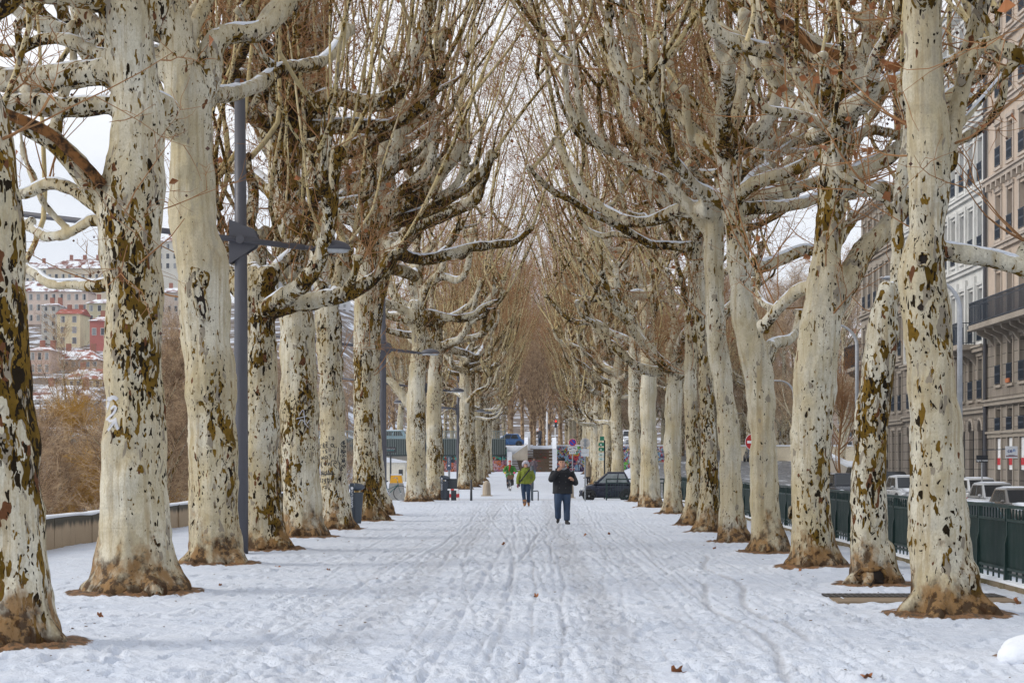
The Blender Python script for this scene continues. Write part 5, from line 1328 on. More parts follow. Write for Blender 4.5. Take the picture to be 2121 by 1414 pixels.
def build_furniture():
    lamp(499, 34.0, 'tall dark grey street lamp with a long slanting arm, nearest on the left')
    lamp(793, 66.0, 'dark street lamp with its arm reaching right, partly behind the dark-flecked trunk')
    lamp(877, 92.0, 'street lamp whose pole hides behind the very pale trunk while its arm shows')
    lamp(949, 139.0, 'thin distant street lamp, the nearer of two poles close together in the dense left clump')
    lamp(970, 159.0, 'thin distant street lamp, the farther of two poles close together in the dense left clump')
    lamp(998, 178.0, 'most distant street lamp, low down before the bridge railing')
    bin_(738, 50.6, 'dark blue-grey litter bin with a domed hood and vertical white lettering, near the left trunks', .1)
    bin_(921, 83.5, 'distant dark litter bin next to the grey cabinet and red-white hoop')
    r = empty('utility_cabinet', at(935.5, 83.8)); dg = plain('cabinet_grey', (.055, .065, .075), .5); MB().bbox(-.24, .24, -.15, .15, -.1, .90).build('body', dg, r); MB().bbox(-.26, .26, -.17, .17, .902, .95).build('lid', plain('cabinet_lid', (.035, .04, .045), .5), r); MB().bbox(-.21, .21, -.156, -.152, .05, .85).build('door', dg, r)
    tag(r, 'square dark grey utility cabinet behind the red and white hoop barrier', 'cabinet')
    r = empty('hoop_barrier', at(927, 82.6)); red = plain('barrier_red', (.50, .02, .025), .45); wh = plain('barrier_white', (.78, .79, .80), .5)
    for x0, y0, x1, y1 in ((0, 0, .42, .0), (.42, 0, .46, .45)):
        n = 3
        for k in range(n):
            a, b = k/n, (k+1)/n; MB().tube([(x0+(x1-x0)*a, y0+(y1-y0)*a, .48), (x0+(x1-x0)*b, y0+(y1-y0)*b, .48)], [.035, .035], 8).build('red_band' if k % 2 else 'white_band', red if k % 2 else wh, r)
    for x, y in ((.12, 0), (.42, 0), (.46, .45)):
        for k in range(3): MB().tube([(x, y, .16*k-.02), (x, y, .16*(k+1)-.02)], [.034, .034], 8).build('white_band' if k % 2 == 0 else 'red_band', wh if k % 2 == 0 else red, r)
    tag(r, 'low red and white striped hoop barrier by the grey cabinet', 'barrier')
    r = empty('ticket_machine_sign', at(930, 87)); MB().tube([(0, .05, -.1), (0, .05, 1.75)], [.05, .05], 8).build('post', plain('galvanised', (.30, .32, .34), .45, .6), r); MB().box((0, -.02, 1.95), (.20, .14, .62)).build('box', plain('slate_box', (.07, .10, .15), .4), r)
    MB().box((.18, 0, 2.05), (.16, .12, .16)).build('side_unit', plain('bin_dark', (.03, .04, .055), .45), r); text('LYON', (0, -.095, 2.08), .10, plain('bin_letter', (.6, .62, .66), .5), r, 'lettering', rot=(PI/2, -PI/2, 0)); MB().disc((0, -.094, 1.84), .045, .006, 12).build('emblem', plain('bin_letter', (.6, .62, .66), .5), r)
    tag(r, 'upright slate-blue box sign on a grey post above the far litter bin', 'sign')
    r = empty('bollard', at(976, 82.8)); MB().tube([(0, 0, -.1), (0, 0, .3), (0, 0, .86)], [.055, .05, .036], 12).ball((0, 0, .87), .042).build('post', plain('cast_iron', (.035, .037, .045), .5), r, True); tag(r, 'thin dark iron bollard at the left of the slushy crossing', 'bollard')
    sm = stone('old_stone', (.42, .35, .27), .4)
    for px, d, lb in ((1008, 107.5, 'round-topped beige stone bollard standing free left of the walking woman'), (1180, 106, 'round-topped stone bollard mostly hidden behind the man in black')):
        r = empty('stone_bollard', at(px, d)); z = [0, .1, .45, .70, .82, .88, .90]; w = [.24, .235, .225, .21, .16, .08, .01]
        MB().tube([(0, 0, q-.05) for q in z], w, 20).build('shaft', sm, r, True); MB().bbox(-.32, .32, -.3, .3, -.3, .03).build('base', sm, r); tag(r, lb, 'bollard')
    r = empty('metal_column', at(1102, 83.2)); mm = plain('column_grey', (.085, .10, .12), .4, .3); MB().bbox(-.075, .075, -.05, .05, .5, 1.48).ball((0, 0, 1.48), .075, sc=(1, .7, .6)).build('housing', mm, r, True); MB().bbox(-.055, .055, -.04, .04, -.1, .499).build('foot', mm, r)
    MB().tube([(-.02, .1, .40), (.24, .1, .42), (.27, .1, .38), (.27, .1, -.1)], [.025]*4, 8).build('hoop', mm, r, True); tag(r, 'rounded grey metal column with a small hoop, directly behind the woman in green', 'column')
    sign_disc(1186, 106, CH+(960-916)*106/F, .225, 'no parking sign with red ring and blue face above two small plates', 'park', ((-.34, .52, .22, 'tow'), (-.55, .38, .16, 'arrow')))
    sign_disc(1212, 81.8, CH+(960-917)*81.8/F, .215, 'round road sign seen from its plain grey-beige back on a steel post', 'back', ((-.33, .34, .16, ''), (-.50, .34, .15, '')))
    sign_disc(1561, 88, CH+(960-915)*88/F, .40, 'large red no entry sign peeking out behind the creamy knobbed trunk', 'noentry')
    r = empty('direction_signpost', at(1251, 104)); g = plain('sign_green', (.01, .16, .09), .45); MB().tube([(.03, .04, -.1), (.03, .04, 3.2)], [.045, .045], 8).build('post', plain('black_post', (.012, .014, .014), .5), r)
    for k, (dz, mm_) in enumerate(((2.72, 'g'), (2.45, 'g'), (2.17, 'w'), (1.93, 'w'))):
        z = dz+.25; b = MB(); b.poly([(-.26, -.02, z-.09), (-.30, -.02, z-.04), (-.30, -.02, z+.06), (-.26, -.02, z+.10), (.0, -.02, z+.10), (.0, -.02, z-.09)], (0, .03, 0)); f = b.build('arrow_plate', g if mm_ == 'g' else plain('plate_green_white', (.55, .62, .58), .5), r)
        MB().poly([(-.21, -.024, z-.04), (-.12, -.024, z-.04), (-.165, -.024, z+.05)], (0, -.003, 0)).build('cycle_mark', plain('sign_white', (.85, .87, .9), .5) if mm_ == 'g' else g, f)
    MB().box((-.1, 0, 3.3), (.24, .03, .22)).build('square_plate', g, r); tag(r, 'green and white cycle route fingerposts on a black pole above the small car', 'sign')
    # yellow topped block, parked bicycle, info panel
    r = empty('concrete_block', at(821, 98)); MB().box((0, 0, .42), (.95, .8, 1.0), taper=.72).build('block', stone('cast_concrete', (.33, .33, .32), .3), r); MB().box((0, 0, 1.13), (.64, .52, .40), taper=.82).build('yellow_cap', plain('yellow_paint', (.72, .36, .02), .5), r); MB().box((0, 0, 1.36), (.54, .44, .06)).build('cap_snow', M['snow'], r)
    tag(r, 'grey concrete block with a bright yellow top behind the parked bicycle', 'block')
    r = empty('bicycle', at(806, 84.2)); bicycle(r, basket=False, col=(.02, .10, .11)); tag(r, 'teal bicycle parked on the left behind the brown-footed trunk', 'bicycle')
    r = empty('information_panel', at(809, 112)); MB().tube([(0, .04, -.2), (0, .04, 2.6)], [.05, .05], 8).build('post', plain('cast_iron', (.035, .037, .045), .5), r); MB().box((-.03, 0, 2.42), (.66, .06, .32)).build('board', plain('panel_brown', (.05, .045, .05), .5), r)
    text('Les Berges du Rhône', (0, -.034, 2.48), .062, plain('bin_letter', (.6, .62, .66), .5), r, 'lettering'); text('LOT DES BERGES', (0, -.034, 2.38), .055, plain('teal_letter', (.10, .5, .5), .5), r, 'lettering')
    tag(r, 'dark information panel with two lines of lettering on a thin pole', 'sign')
    # signal and poles on the street above the steps
    r = empty('traffic_light', at(1150, 193)); MB().tube([(0, 0, -.1), (0, 0, 2.6)], [.06, .06], 8).build('post', plain('post_white', (.7, .71, .72), .5), r); MB().box((.06, 0, 2.25), (.24, .2, .8)).build('housing', plain('cast_iron', (.035, .037, .045), .5), r)
    t = NT('red_signal'); mred = t.surf((.6, .02, .02), .4, None, 0, .5, **{'Emission Color': (1, .03, .02, 1), 'Emission Strength': 1.6}); MB().disc((.06, -.11, 2.5), .09, .02, 14).build('red_light', mred, r); tag(r, 'traffic light showing red above the steps', 'traffic light')
    r = empty('white_pole', at(1133, 195)); MB().tube([(0, 0, -.1), (0, 0, 3.4)], [.08, .07], 10).ball((0, 0, 3.4), .08).build('post', plain('post_white', (.7, .71, .72), .5), r, True); MB().box((.2, .0, 2.0), (.14, .12, .5)).build('signal_back', plain('cast_iron', (.035, .037, .045), .5), r); tag(r, 'slim white pole rising at the head of the steps', 'pole')
    for px, py, d, side, lb in ((1988, 578, 74, -1, 'pale curved street lamp beside the nearest right trunk'), (1775, 672, 104, -1, 'pale curved street lamp left of the leaning stub tree'), (1645, 788, 150, -1, 'small distant curved street lamp seen between right trunks')):
        r = empty('curved_street_lamp', at(px, d)); r.location.z = gz(17, d); zt = CH+(PY-py)*d/F-r.location.z; pm = plain('lamp_pale', (.42, .44, .47), .45, .2)
        R_ = 1.2; a = np.linspace(0, 1.35, 8)
        P = [(0, 0, 0), (0, 0, zt-R_)]+[(side*R_*(1-math.cos(q)), 0, zt-R_+R_*math.sin(q)) for q in a[1:]]+[(side*2.4, 0, zt+.05)]
        MB().tube(P, np.linspace(.11, .05, len(P)), 10).build('pole', pm, r, True); MB().ball((side*2.7, 0, zt+.05), 1, sc=(.42, .15, .08)).build('lamp_head', pm, r, True); tag(r, lb, 'street lamp')
    # drain grating by the right hand trees
    r = empty('tree_grating', ((1890-PX)*22.6/F, 22.6, .012)); gm = plain('cast_grate', (.06, .055, .05), .7)
    b = MB(); b.bbox(-1.0, 1.1, -.75, -.07, -.02, .012); b.build('gravel_bed', plain('sandy_gravel', (.24, .18, .12), .9), r)
    b = MB()
    for q in range(30): b.bbox(-1.0+q*.07, -.965+q*.07, -.06, .52, .0, .022)
    for q in range(8): b.bbox(-1.0, 1.1, -.06+q*.08, -.035+q*.08, .001, .020)
    b.build('grate', gm, r); tag(r, 'dark metal tree grating set in bare ground behind the nearest right trunk', 'grating')

# ------------------------------------------------------------------ cars
def car(name, label, loc, rz, col, L=4.0, Wd=1.72, H=1.46, snow=1.0, small=False, group='parked cars', hood=.95, lights=True, van=False):
    root = empty(name, loc, rz); pm = plain('car_paint_%02x%02x%02x' % tuple(int(min(1, c)*255) for c in col), col, .22, .25, .06, 1.2, spec=.6)
    gl = plain('car_glass', (.018, .022, .027), .12, 0, .1, 2, spec=.35) if not small else plain('car_glass_pale', (.20, .23, .24), .15, 0, .3, 3); hw = Wd/2; bl = H*.60; R = .31 if not small else .30
    xr, xf = -L/2, L/2
    # body: cross sections from tail to nose (x, floor, shoulder, half width)
    hd = hood if not small else .62
    st = [(xr, .42, bl*.86, hw*.80), (xr+.08, .30, bl*.96, hw*.93), (xr+.5, .22, bl, hw), (0, .20, bl*.99, hw), (xf-hd-.15, .20, bl*1.0, hw), (xf-hd*.6, .22, bl*.93, hw*.985), (xf-.22, .24, bl*.80, hw*.93), (xf-.04, .30, bl*.66, hw*.80), (xf, .36, bl*.56, hw*.66)]
    n = 16; V = []
    for (x, a, b, w) in st:
        for k in range(n):
            t = 2*PI*k/n; cx, sx = math.cos(t), math.sin(t)
            y = w*np.sign(cx)*abs(cx)**.35; z = (a+b)/2+(b-a)/2*np.sign(sx)*abs(sx)**.45
            V.append((x, y*(1-.07*max(0, sx)), z))
    Q = [(i*n+k, (i+1)*n+k, (i+1)*n+(k+1) % n, i*n+(k+1) % n) for i in range(len(st)-1) for k in range(n)]
    b = MB(); b.add(V, [np.array(Q)]); m = len(st)-1
    b.add([V[k] for k in range(n)], []); c0 = b.n-n; b.F.append([tuple(range(c0+n-1, c0-1, -1))][::-1]); b.M.append(np.zeros(1, np.int32))
    b.add([V[m*n+k] for k in range(n)], []); c0 = b.n-n; b.F.append([tuple(range(c0, c0+n))]); b.M.append(np.zeros(1, np.int32))
    b.build('body', pm, root, True)
    # cabin
    wf, wr = xf-hd-.05, xr+(.18 if small or van else .30); rf, rr_ = wf-(.80 if not small else .72), wr+(.38 if not small else .30); rw = hw*.72
    def slab(z0, z1, grow=0): return None
    cab = MB(); zb = bl-.04
    P = lambda x, y, z: (x, y, z)
    base = [(wf, hw*.90), (wf, -hw*.90), (wr, -hw*.88), (wr, hw*.88)]; top = [(rf, rw), (rf, -rw), (rr_, -rw), (rr_, rw)]
    Vc = [P(x, y, zb) for x, y in base]+[P(x, y, H-.05) for x, y in top]+[P(x*.97+(rf+rr_)*.015, y*.86, H) for x, y in top]
    cab.add(Vc, [[(0, 4, 5, 1), (1, 5, 6, 2), (2, 6, 7, 3), (3, 7, 4, 0), (4, 8, 9, 5), (5, 9, 10, 6), (6, 10, 11, 7), (7, 11, 8, 4), (8, 11, 10, 9)]])
    cb_ = cab.build('cabin', pm, root, True); bv = cb_.modifiers.new('b', 'BEVEL'); bv.width = .10 if not small else .16; bv.segments = 3; bv.limit_method = 'NONE'
    A = np.array(Vc[:8])
    def pane(i0, i1, i2, i3, u0, u1, v0, v1, name):
        a, bb, c, d = A[i0], A[i1], A[i2], A[i3]           # a,b bottom; c,d top (above b,a)
        q = lambda u, v: (a*(1-u)+bb*u)*(1-v)+(d*(1-u)+c*u)*v
        p4 = np.array([q(u0, v0), q(u1, v0), q(u1, v1), q(u0, v1)]); nn = np.cross(p4[1]-p4[0], p4[3]-p4[0]); nn /= np.linalg.norm(nn)
        cc = p4.mean(0)-np.array((0, 0, (zb+H)/2)); nn = nn if np.dot(nn[:2], cc[:2]-np.array(((wf+wr)/2, 0))) > 0 else -nn
        MB().add(np.vstack([p4+nn*.006, p4+nn*.012]), [[(0, 1, 2, 3), (4, 5, 6, 7), (0, 1, 5, 4), (1, 2, 6, 5), (2, 3, 7, 6), (3, 0, 4, 7)]]).build(name, gl, root)
    pane(0, 1, 5, 4, .05, .95, .10, .93, 'windscreen'); pane(2, 3, 7, 6, .07, .93, .16, .90, 'rear_window')
    for i0, i1, i2, i3 in ((1, 2, 6, 5), (3, 0, 4, 7)):
        f = (i0 == 1)
        if small: ws = ((.10, .60), (.64, .92)) if f else ((.08, .36), (.40, .90))
        else: ws = ((.10, .47), (.51, .86)) if f else ((.14, .49), (.53, .90))
        for u0, u1 in ws: pane(i0, i1, i2, i3, u0, u1, .14, .90, 'side_window')
    dkp = plain('car_plastic', (.02, .02, .022), .6); rm = plain('car_rim', (.38, .39, .41), .3, .8); tm = plain('tyre_rubber', (.02, .02, .022), .8)
    for x in (xr+.62 if not small else xr+.42, xf-.72 if not small else xf-.45):
        for s in (-1, 1):
            w = empty('wheel', (x, s*(hw-.075), R)); w.parent = root
            a = np.array([-.10, -.09, .09, .10]); MB().disc((0, 0, 0), R, .20, 28).build('tyre', tm, w)
            MB().disc((0, s*.085, 0), R*.66, .05, 22).build('rim', dkp, w)
            sp = MB()
            for k in range(6): sp.box((0, s*.112, 0), (R*1.28, .012, .05), ry=PI*k/3)
            sp.disc((0, s*.114, 0), .05, .014, 12); sp.build('spokes', rm, w)
            ar = MB(); q = np.linspace(.0, PI, 14); ar.tube(np.stack([x+(R+.04)*np.cos(q), np.full(14, s*(hw-.02)), R+(R+.04)*np.sin(q)], 1), np.full(14, .035), 6); ar.build('wheel_arch', dkp, root)
    if lights:
        lm = plain('headlight_glass', (.55, .58, .62), .1); rl = plain('tail_light', (.35, .01, .01), .3)
        for s in (-1, 1):
            MB().ball((xf-.17, s*hw*.70, bl*.70), 1, sc=(.14, .15, .085)).build('headlight', lm, root, True); MB().ball((xr+.06, s*hw*.78, bl*.80), 1, sc=(.06, .10, .12)).build('tail_light', rl, root, True)
            MB().ball((wf-.12, s*(hw+.07), bl+.06), 1, sc=(.06, .09, .07)).build('mirror', pm if snow else dkp, root, True)
        MB().box((xf-.005, 0, bl*.55), (.05, Wd*.45, .12)).build('grille', dkp, root); MB().box((xf+.0, 0, .32), (.06, Wd*.50, .09)).build('air_intake', dkp, root)
        MB().box((xf+.026, 0, .42), (.012, .46, .10)).build('number_plate', plain('plate_white', (.65, .66, .66), .5), root); MB().box((xr-.006, 0, .52), (.012, .46, .10)).build('number_plate', plain('plate_white', (.65, .66, .66), .5), root)
        for s in (-1, 1):
            MB().box(((wf+wr)/2+.1, s*(hw+.0), bl*.78), (.14, .02, .025)).build('door_handle', dkp, root)
    if snow:
        s = MB(); zr = H+.0; K = 10; Vs = []
        def cap(x0, x1, w, zf, th):
            nx, ny = 8, 6; V = []
            for i in range(nx+1):
                for j in range(ny+1):
                    u, v = i/nx, j/ny; x = x0+(x1-x0)*u; y = -w+2*w*v
                    e = (min(u, 1-u, v, 1-v)*6); h = th*min(1, e)+.004; V.append((x, y, zf(x)+h))
            Vb = [(a, b_, zf(a)-.03) for a, b_, c_ in V]; N = len(V); V = V+Vb; Qs = []
            for i in range(nx):
                for j in range(ny):
                    a = i*(ny+1)+j; Qs.append((a, a+ny+1, a+ny+2, a+1)); Qs.append((N+a, N+a+1, N+a+ny+2, N+a+ny+1))
            for i in range(nx):
                for j in (0, ny): a = i*(ny+1)+j; Qs.append((a, a+ny+1, N+a+ny+1, N+a))
            for j in range(ny):
                for i in (0, nx): a = i*(ny+1)+j; Qs.append((a, a+1, N+a+1, N+a))
            s.add(V, [np.array(Qs)])
        cap(rr_+.05, rf-.03, rw*.92, lambda x: H-.01, .06*snow); 
        s.build('roof_snow', M['snow'], root, True)
        s = MB(); cap(wf+.08, xf-.18, hw*.72, lambda x: bl*(1-.20*((x-wf)/(xf-wf))**1.4)+.0, .05*snow); s.build('bonnet_snow', M['snow'], root, True)
    tag(root, label, 'car', group)
    return root

def build_cars():
    def rd(px, d): x = (px-PX)*d/F; return (x, d, gzn(np.array([max(x, 11.2)]), np.array([d]))[0]+.03)
    S = -PI/2
    x = (1257-PX)*96.5/F
    car('small_car', 'tiny dark blue two-door car parked side-on at the crossing on the right', (x, 96.5, gz(x, 96.5)), PI, (.010, .014, .032), L=2.75, Wd=1.62, H=1.52, snow=0, small=True, group=None)
    car('parked_car', 'grey parked car with snowy bonnet and roof at the right edge behind the railing', rd(2112, 75), S+.06, (.16, .15, .14), L=3.9, H=1.44)
    car('parked_car', 'silver parked car with a snowy bonnet, just left of the nearest grey one', rd(2062, 81), S+.05, (.40, .41, .42), L=4.0)
    car('parked_car', 'white parked car under a full snow roof, third back from the right edge', rd(2030, 88), S+.05, (.6, .61, .62), L=3.9, H=1.42)
    car('parked_car', 'dark teal car low behind the railing, right of the nearest trunk', rd(2014, 52), S, (.02, .06, .07), L=4.2, H=1.38, snow=.6, hood=1.1)
    car('parked_car', 'silver car half hidden behind the left edge of the nearest right trunk', rd(1880, 90), S+.04, (.42, .43, .44), L=4.1, snow=.7)
    car('parked_car', 'black car beside the silver one, between leaning stub tree and nearest trunk', rd(1848, 96), S+.04, (.015, .017, .022), L=4.1, snow=0)
    car('parked_car', 'dark blue hatchback facing the camera behind the slim young tree', rd(1752, 93), S+.05, (.02, .024, .034), L=4.1, H=1.48, snow=0)
    car('parked_car', 'teal-glazed car parked behind the dark hatchback', rd(1790, 106), S+.05, (.05, .08, .09), L=4.2, snow=.5)
    car('parked_car', 'car with a snowy roof showing just left of the creamy knobbed trunk', rd(1558, 80), S, (.05, .10, .11), L=4.1, H=1.42)
    car('driving_car', 'dark grey car with bright lamps driving down the wet ramp', ((1562-PX)*190/F, 190, gz((1562-PX)*190/F, 190)+.03), S, (.04, .045, .055), L=4.3, H=1.5, snow=.4, group=None)
    car('driving_car', 'white and blue car high on the street, just above the small dark car', ((1303-PX)*196/F, 196, 3.42), S, (.6, .62, .65), L=4.4, H=1.6, snow=.6, group=None)
    car('driving_car', 'blue car crossing the bridge behind the barred railing', ((1050-PX)*203/F, 203, 3.36), PI, (.03, .09, .22), L=3.8, H=1.42, snow=0, group=None)
    car('driving_car', 'light blue car on the bridge, seen through the railing far left', ((806-PX)*196/F, 196, 3.46), PI, (.25, .38, .45), L=4.4, H=1.6, snow=.4, group=None)
EXTRA += [build_furniture, fence, build_cars]
# ------------------------------------------------------------------ people
def skin_mb(parts, voxel=.012, smooth=4):
    mb = MB()
    for p in parts:
        if p[0] == 't': mb.tube(*spline(p[1], p[2], .03), 10, sx=p[3] if len(p) > 3 else 1, sz=p[4] if len(p) > 4 else 1)
        else: mb.ball(p[1], 1, seg=12, rings=9, sc=p[2])
    V, Q = remesh(mb, voxel, smooth)
    return MB().add(V, [Q])
def cloth(name, col, rough=.85): return plain(name, col, rough, 0, .22, 9.0, .012)

def hand(wrist, direction, palm_n, curl=.5, s=1.0):
    """palm, four unequal bent fingers and a thumb from the side of the palm"""
    w = np.array(wrist, float); d = np.array(direction, float); d /= np.linalg.norm(d); n = np.array(palm_n, float); n -= d*np.dot(n, d); n /= np.linalg.norm(n); sd = np.cross(d, n)
    P = [('t', [w-d*.02, w+d*.04*s, w+d*.09*s], [.024*s, .034*s, .030*s], 1.15, .75)]
    for k, ln in enumerate((.070, .080, .074, .058)):
        b = w+d*.085*s+sd*(.029-.0195*k)*s; a1 = curl*.5; a2 = curl*1.3
        p1 = b+(d*math.cos(a1)+n*math.sin(a1))*ln*.5*s; p2 = p1+(d*math.cos(a2)+n*math.sin(a2))*ln*.5*s
        P.append(('t', [b-d*.01, p1, p2], [.0105*s, .0095*s, .0075*s]))
    b = w+d*.03*s+sd*.030*s; P.append(('t', [b, b+(d*.6+sd*.8)*.035*s, b+(d*.9+sd*.55+n*.3)*.065*s], [.013*s, .011*s, .009*s]))
    return P

SK = (.48, .26, .18)
def person(label, loc, rz, g, group=None):
    r = empty('person', loc, rz); sk = plain('skin', SK, .6, 0, .08, 12)
    h = g['head']; hx, hy, hz = h; nk = np.array(g.get('neck', (hx*.6, hy*.5+.01, 1.44)))
    body = [('b', (hx, hy, hz), (.078, .098, .118)), ('t', [(hx, hy+.01, hz-.07), nk], [.055, .06]), ('t', [nk-(0, 0, .02), (0, .02, 1.2), (0, .02, .95)], [.09, .13, .13], 1.2, .8),
            ('b', (hx, hy-.100, hz-.012), (.014, .020, .024)), ('b', (hx, hy-.088, hz-.065), (.030, .016, .011)), ('b', (hx, hy-.06, hz-.085), (.045, .045, .03)),
            ('b', (hx-.08, hy+.005, hz-.01), (.014, .022, .03)), ('b', (hx+.08, hy+.005, hz-.01), (.014, .022, .03))]
    for s in g['arms']:
        body.append(('t', [s['sh'], s['el'], s['wr']], [.045, .038, .026]))
        body += hand(s['wr'], s['hd'], s['pn'], s.get('curl', .6))
    for s in g['legs']: body.append(('t', [s['hip'], s['kn'], s['an']], [.075, .055, .04]))
    skin_mb(body, .009, 3).build('body', sk, r, True)
    if not g.get('back'):
        for s in (-1, 1): MB().ball((hx+s*.031, hy-.085, hz+.012), .0115).build('eye', plain('eye_dark', (.02, .016, .014), .3), r, True)
    tp = [('t', [(0, .01, 1.02), (0, .01, .90)], [.135, .15], 1.1, .82)]
    for s in g['legs']: tp.append(('t', [s['hip'], (np.array(s['hip'])+s['kn'])/2, s['kn'], (np.array(s['kn'])+s['an'])/2, np.array(s['an'])+(0, 0, .015)], g.get('legr', [.108, .096, .078, .072, .070])))
    skin_mb(tp, .014, 4).build('trousers', cloth(*g['trousers']), r, True)
    ct = [('t', q[0], q[1], *(q[2:] if len(q) > 2 else (1.25, .8))) for q in g['coat']]
    zc = min(p[2] for p in g['coat'][0][0])
    for s in g['legs']: hx_ = s['hip'][0]; ct.append(('t', [(hx_*.9, .0, 1.04), (hx_*1.0, -.01, .92), (hx_*1.05, -.012, zc)], [.13, .148, .150]))
    for s in g['arms']:
        e = np.array(s['wr']); f = np.array(s['el']); q = f+(e-f)*.93
        ct.append(('t', [s['sh'], s['el'], q], g.get('sleeve', [.078, .066, .052])))
    skin_mb(ct, .014, 4).build('coat', cloth(*g['coatm']), r, True)
    for s in g['legs']:
        a = np.array(s['an']); t = s.get('toe', (0, -1, 0)); t = np.array(t, float)/np.linalg.norm(t)
        P = [('t', [a+(0, 0, .03), a-(0, 0, .03)], [.05, .05]), ('t', [a+(0, 0, -.045)-t*.05, a+(0, 0, -.05)+t*.08, a+(0, 0, -.055)+t*.185], [.046, .045, .034])]
        if g.get('boots'): P.append(('t', [a+(0, 0, .16), a+(0, 0, -.03)], [.075, .062]))
        skin_mb(P, .011, 3).build('boot' if g.get('boots') else 'shoe', cloth(*g['shoes']), r, True)
    for nm, parts, mm in g.get('extra', []):
        skin_mb(parts, .012, 3).build(nm, cloth(*mm), r, True)
    tag(r, label, 'person', group)
    return r

def build_people():
    A = np.array
    # man in the black coat, one hand over his mouth
    g = dict(head=(-.02, -.06, 1.63), neck=(0, -.01, 1.47), trousers=('jeans_blue', (.028, .052, .10)), coatm=('coat_black', (.012, .013, .017)), shoes=('shoe_black', (.015, .013, .013), .5),
             legs=[dict(hip=A((-.10, 0, .93)), kn=A((-.125, -.12, .52)), an=A((-.115, .10, .15)), toe=(-.1, -1, -.25)), dict(hip=A((.10, 0, .93)), kn=A((.115, -.04, .50)), an=A((.115, -.12, .085)), toe=(.35, -1, 0))],
             arms=[dict(sh=A((-.215, .0, 1.38)), el=A((-.30, -.13, 1.18)), wr=A((-.115, -.235, 1.44)), hd=(.75, .30, .42), pn=(.1, 1, .2), curl=.7), dict(sh=A((.215, .0, 1.38)), el=A((.345, .02, 1.10)), wr=A((.275, -.19, 1.17)), hd=(-.5, -.35, .5), pn=(-.6, .5, -.3), curl=1.3)],
             coat=[([(0, -.005, 1.46), (0, .0, 1.38), (0, .01, 1.2), (0, .01, 1.0), (0, .01, .80)], [.085, .175, .19, .19, .195], 1.38, .88), ([(0, -.02, 1.49), (0, 0, 1.43)], [.085, .10], 1.1, .95), ([(-.19, .0, 1.38), (.19, .0, 1.38)], [.085, .085])],
             sleeve=[.092, .082, .066], legr=[.125, .118, .098, .088, .085],
             extra=[('cap', [('b', (-.02, -.045, 1.715), (.092, .112, .058)), ('b', (-.02, -.045, 1.69), (.094, .115, .035))], ('cap_black', (.012, .012, .014))), ('scarf', [('t', [(-.05, -.08, 1.48), (.05, -.09, 1.46), (.10, -.03, 1.5)], [.03, .03, .03])], ('scarf_grey', (.30, .31, .33)))])
    m = person('person in a black coat and cap walking towards the camera in jeans, hand over mouth', at(1165, 50.6), 0, g)
    for i in range(3):
        for s in (-1, 1): MB().disc((s*.085, -.155-.002*i, 1.28-.16*i), .016, .012, 10).build('button', plain('button', (.05, .05, .055), .4), m)
    # woman in the green jacket
    s = .94
    g = dict(head=(0, -.02, 1.60), neck=(0, 0, 1.44), trousers=('jeans_navy', (.018, .04, .085)), coatm=('jacket_green', (.165, .20, .022)), shoes=('boot_tan', (.30, .14, .05)), boots=True,
             legs=[dict(hip=A((-.09, 0, .92)), kn=A((-.085, -.03, .50)), an=A((-.04, -.12, .10)), toe=(-.1, -1, 0)), dict(hip=A((.09, 0, .92)), kn=A((.10, -.06, .50)), an=A((.105, .12, .16)), toe=(.1, -1, -.5))],
             arms=[dict(sh=A((-.20, .0, 1.36)), el=A((-.29, .03, 1.08)), wr=A((-.31, -.06, .84)), hd=(0, -.1, -1), pn=(1, 0, 0), curl=.9), dict(sh=A((.20, .0, 1.36)), el=A((.30, .05, 1.10)), wr=A((.20, -.08, .92)), hd=(-.6, -.1, -.6), pn=(-.2, 1, 0), curl=.9)],
             coat=[([(0, 0, 1.45), (0, .0, 1.36), (0, .01, 1.2), (0, .01, 1.02), (0, .01, .86)], [.075, .155, .165, .165, .185], 1.22, .85), ([(0, -.01, 1.50), (0, 0, 1.42)], [.085, .10], 1, .9), ([(-.17, .0, 1.37), (.17, .0, 1.37)], [.075, .075])],
             sleeve=[.085, .078, .062], legr=[.115, .10, .080, .074, .078],
             extra=[('fur_hat', [('b', (0, -.01, 1.68), (.125, .125, .085)), ('b', (-.105, .0, 1.60), (.05, .07, .09)), ('b', (.105, .0, 1.60), (.05, .07, .09)), ('b', (0, .06, 1.62), (.12, .08, .11))], ('fur_lilac_grey', (.40, .38, .43))),
                    ('sunglasses', [('b', (-.034, -.118, 1.612), (.028, .012, .018)), ('b', (.034, -.118, 1.612), (.028, .012, .018)), ('t', [(-.05, -.112, 1.615), (.05, -.112, 1.615)], [.007, .007])], ('glasses_black', (.01, .01, .012), .2)),
                    ('glove', [('b', (-.31, -.065, .78), (.04, .045, .075))], ('glove_plum', (.10, .015, .07))),
                    ('shoulder_strap', [('t', [(.17, -.05, 1.43), (.09, -.155, 1.33), (-.04, -.168, 1.17), (-.18, -.13, 1.0), (-.24, -.02, .88)], [.026]*5, 1, 1)], ('strap_black', (.015, .015, .02)))])
    w = person('person in a bright green jacket and fluffy grey hat walking with hand in pocket', at(1089, 71.8), 0, g); w.scale = (s+.04,)*3
    MB().box((-.27, .06, .88), (.10, .22, .24)).build('bag', cloth('bag_black', (.02, .02, .025)), w)
    # cyclist and bicycle
    d = 112.0; loc = at(1056, d)
    b = empty('bicycle', loc, -PI/2+.10); bicycle(b, col=(.025, .028, .03)); tag(b, 'black bicycle with a front basket ridden towards the camera', 'bicycle')
    MB().box((-.55, .20, .50), (.30, .14, .32)).build('pannier', cloth('bag_black', (.02, .02, .025)), b)
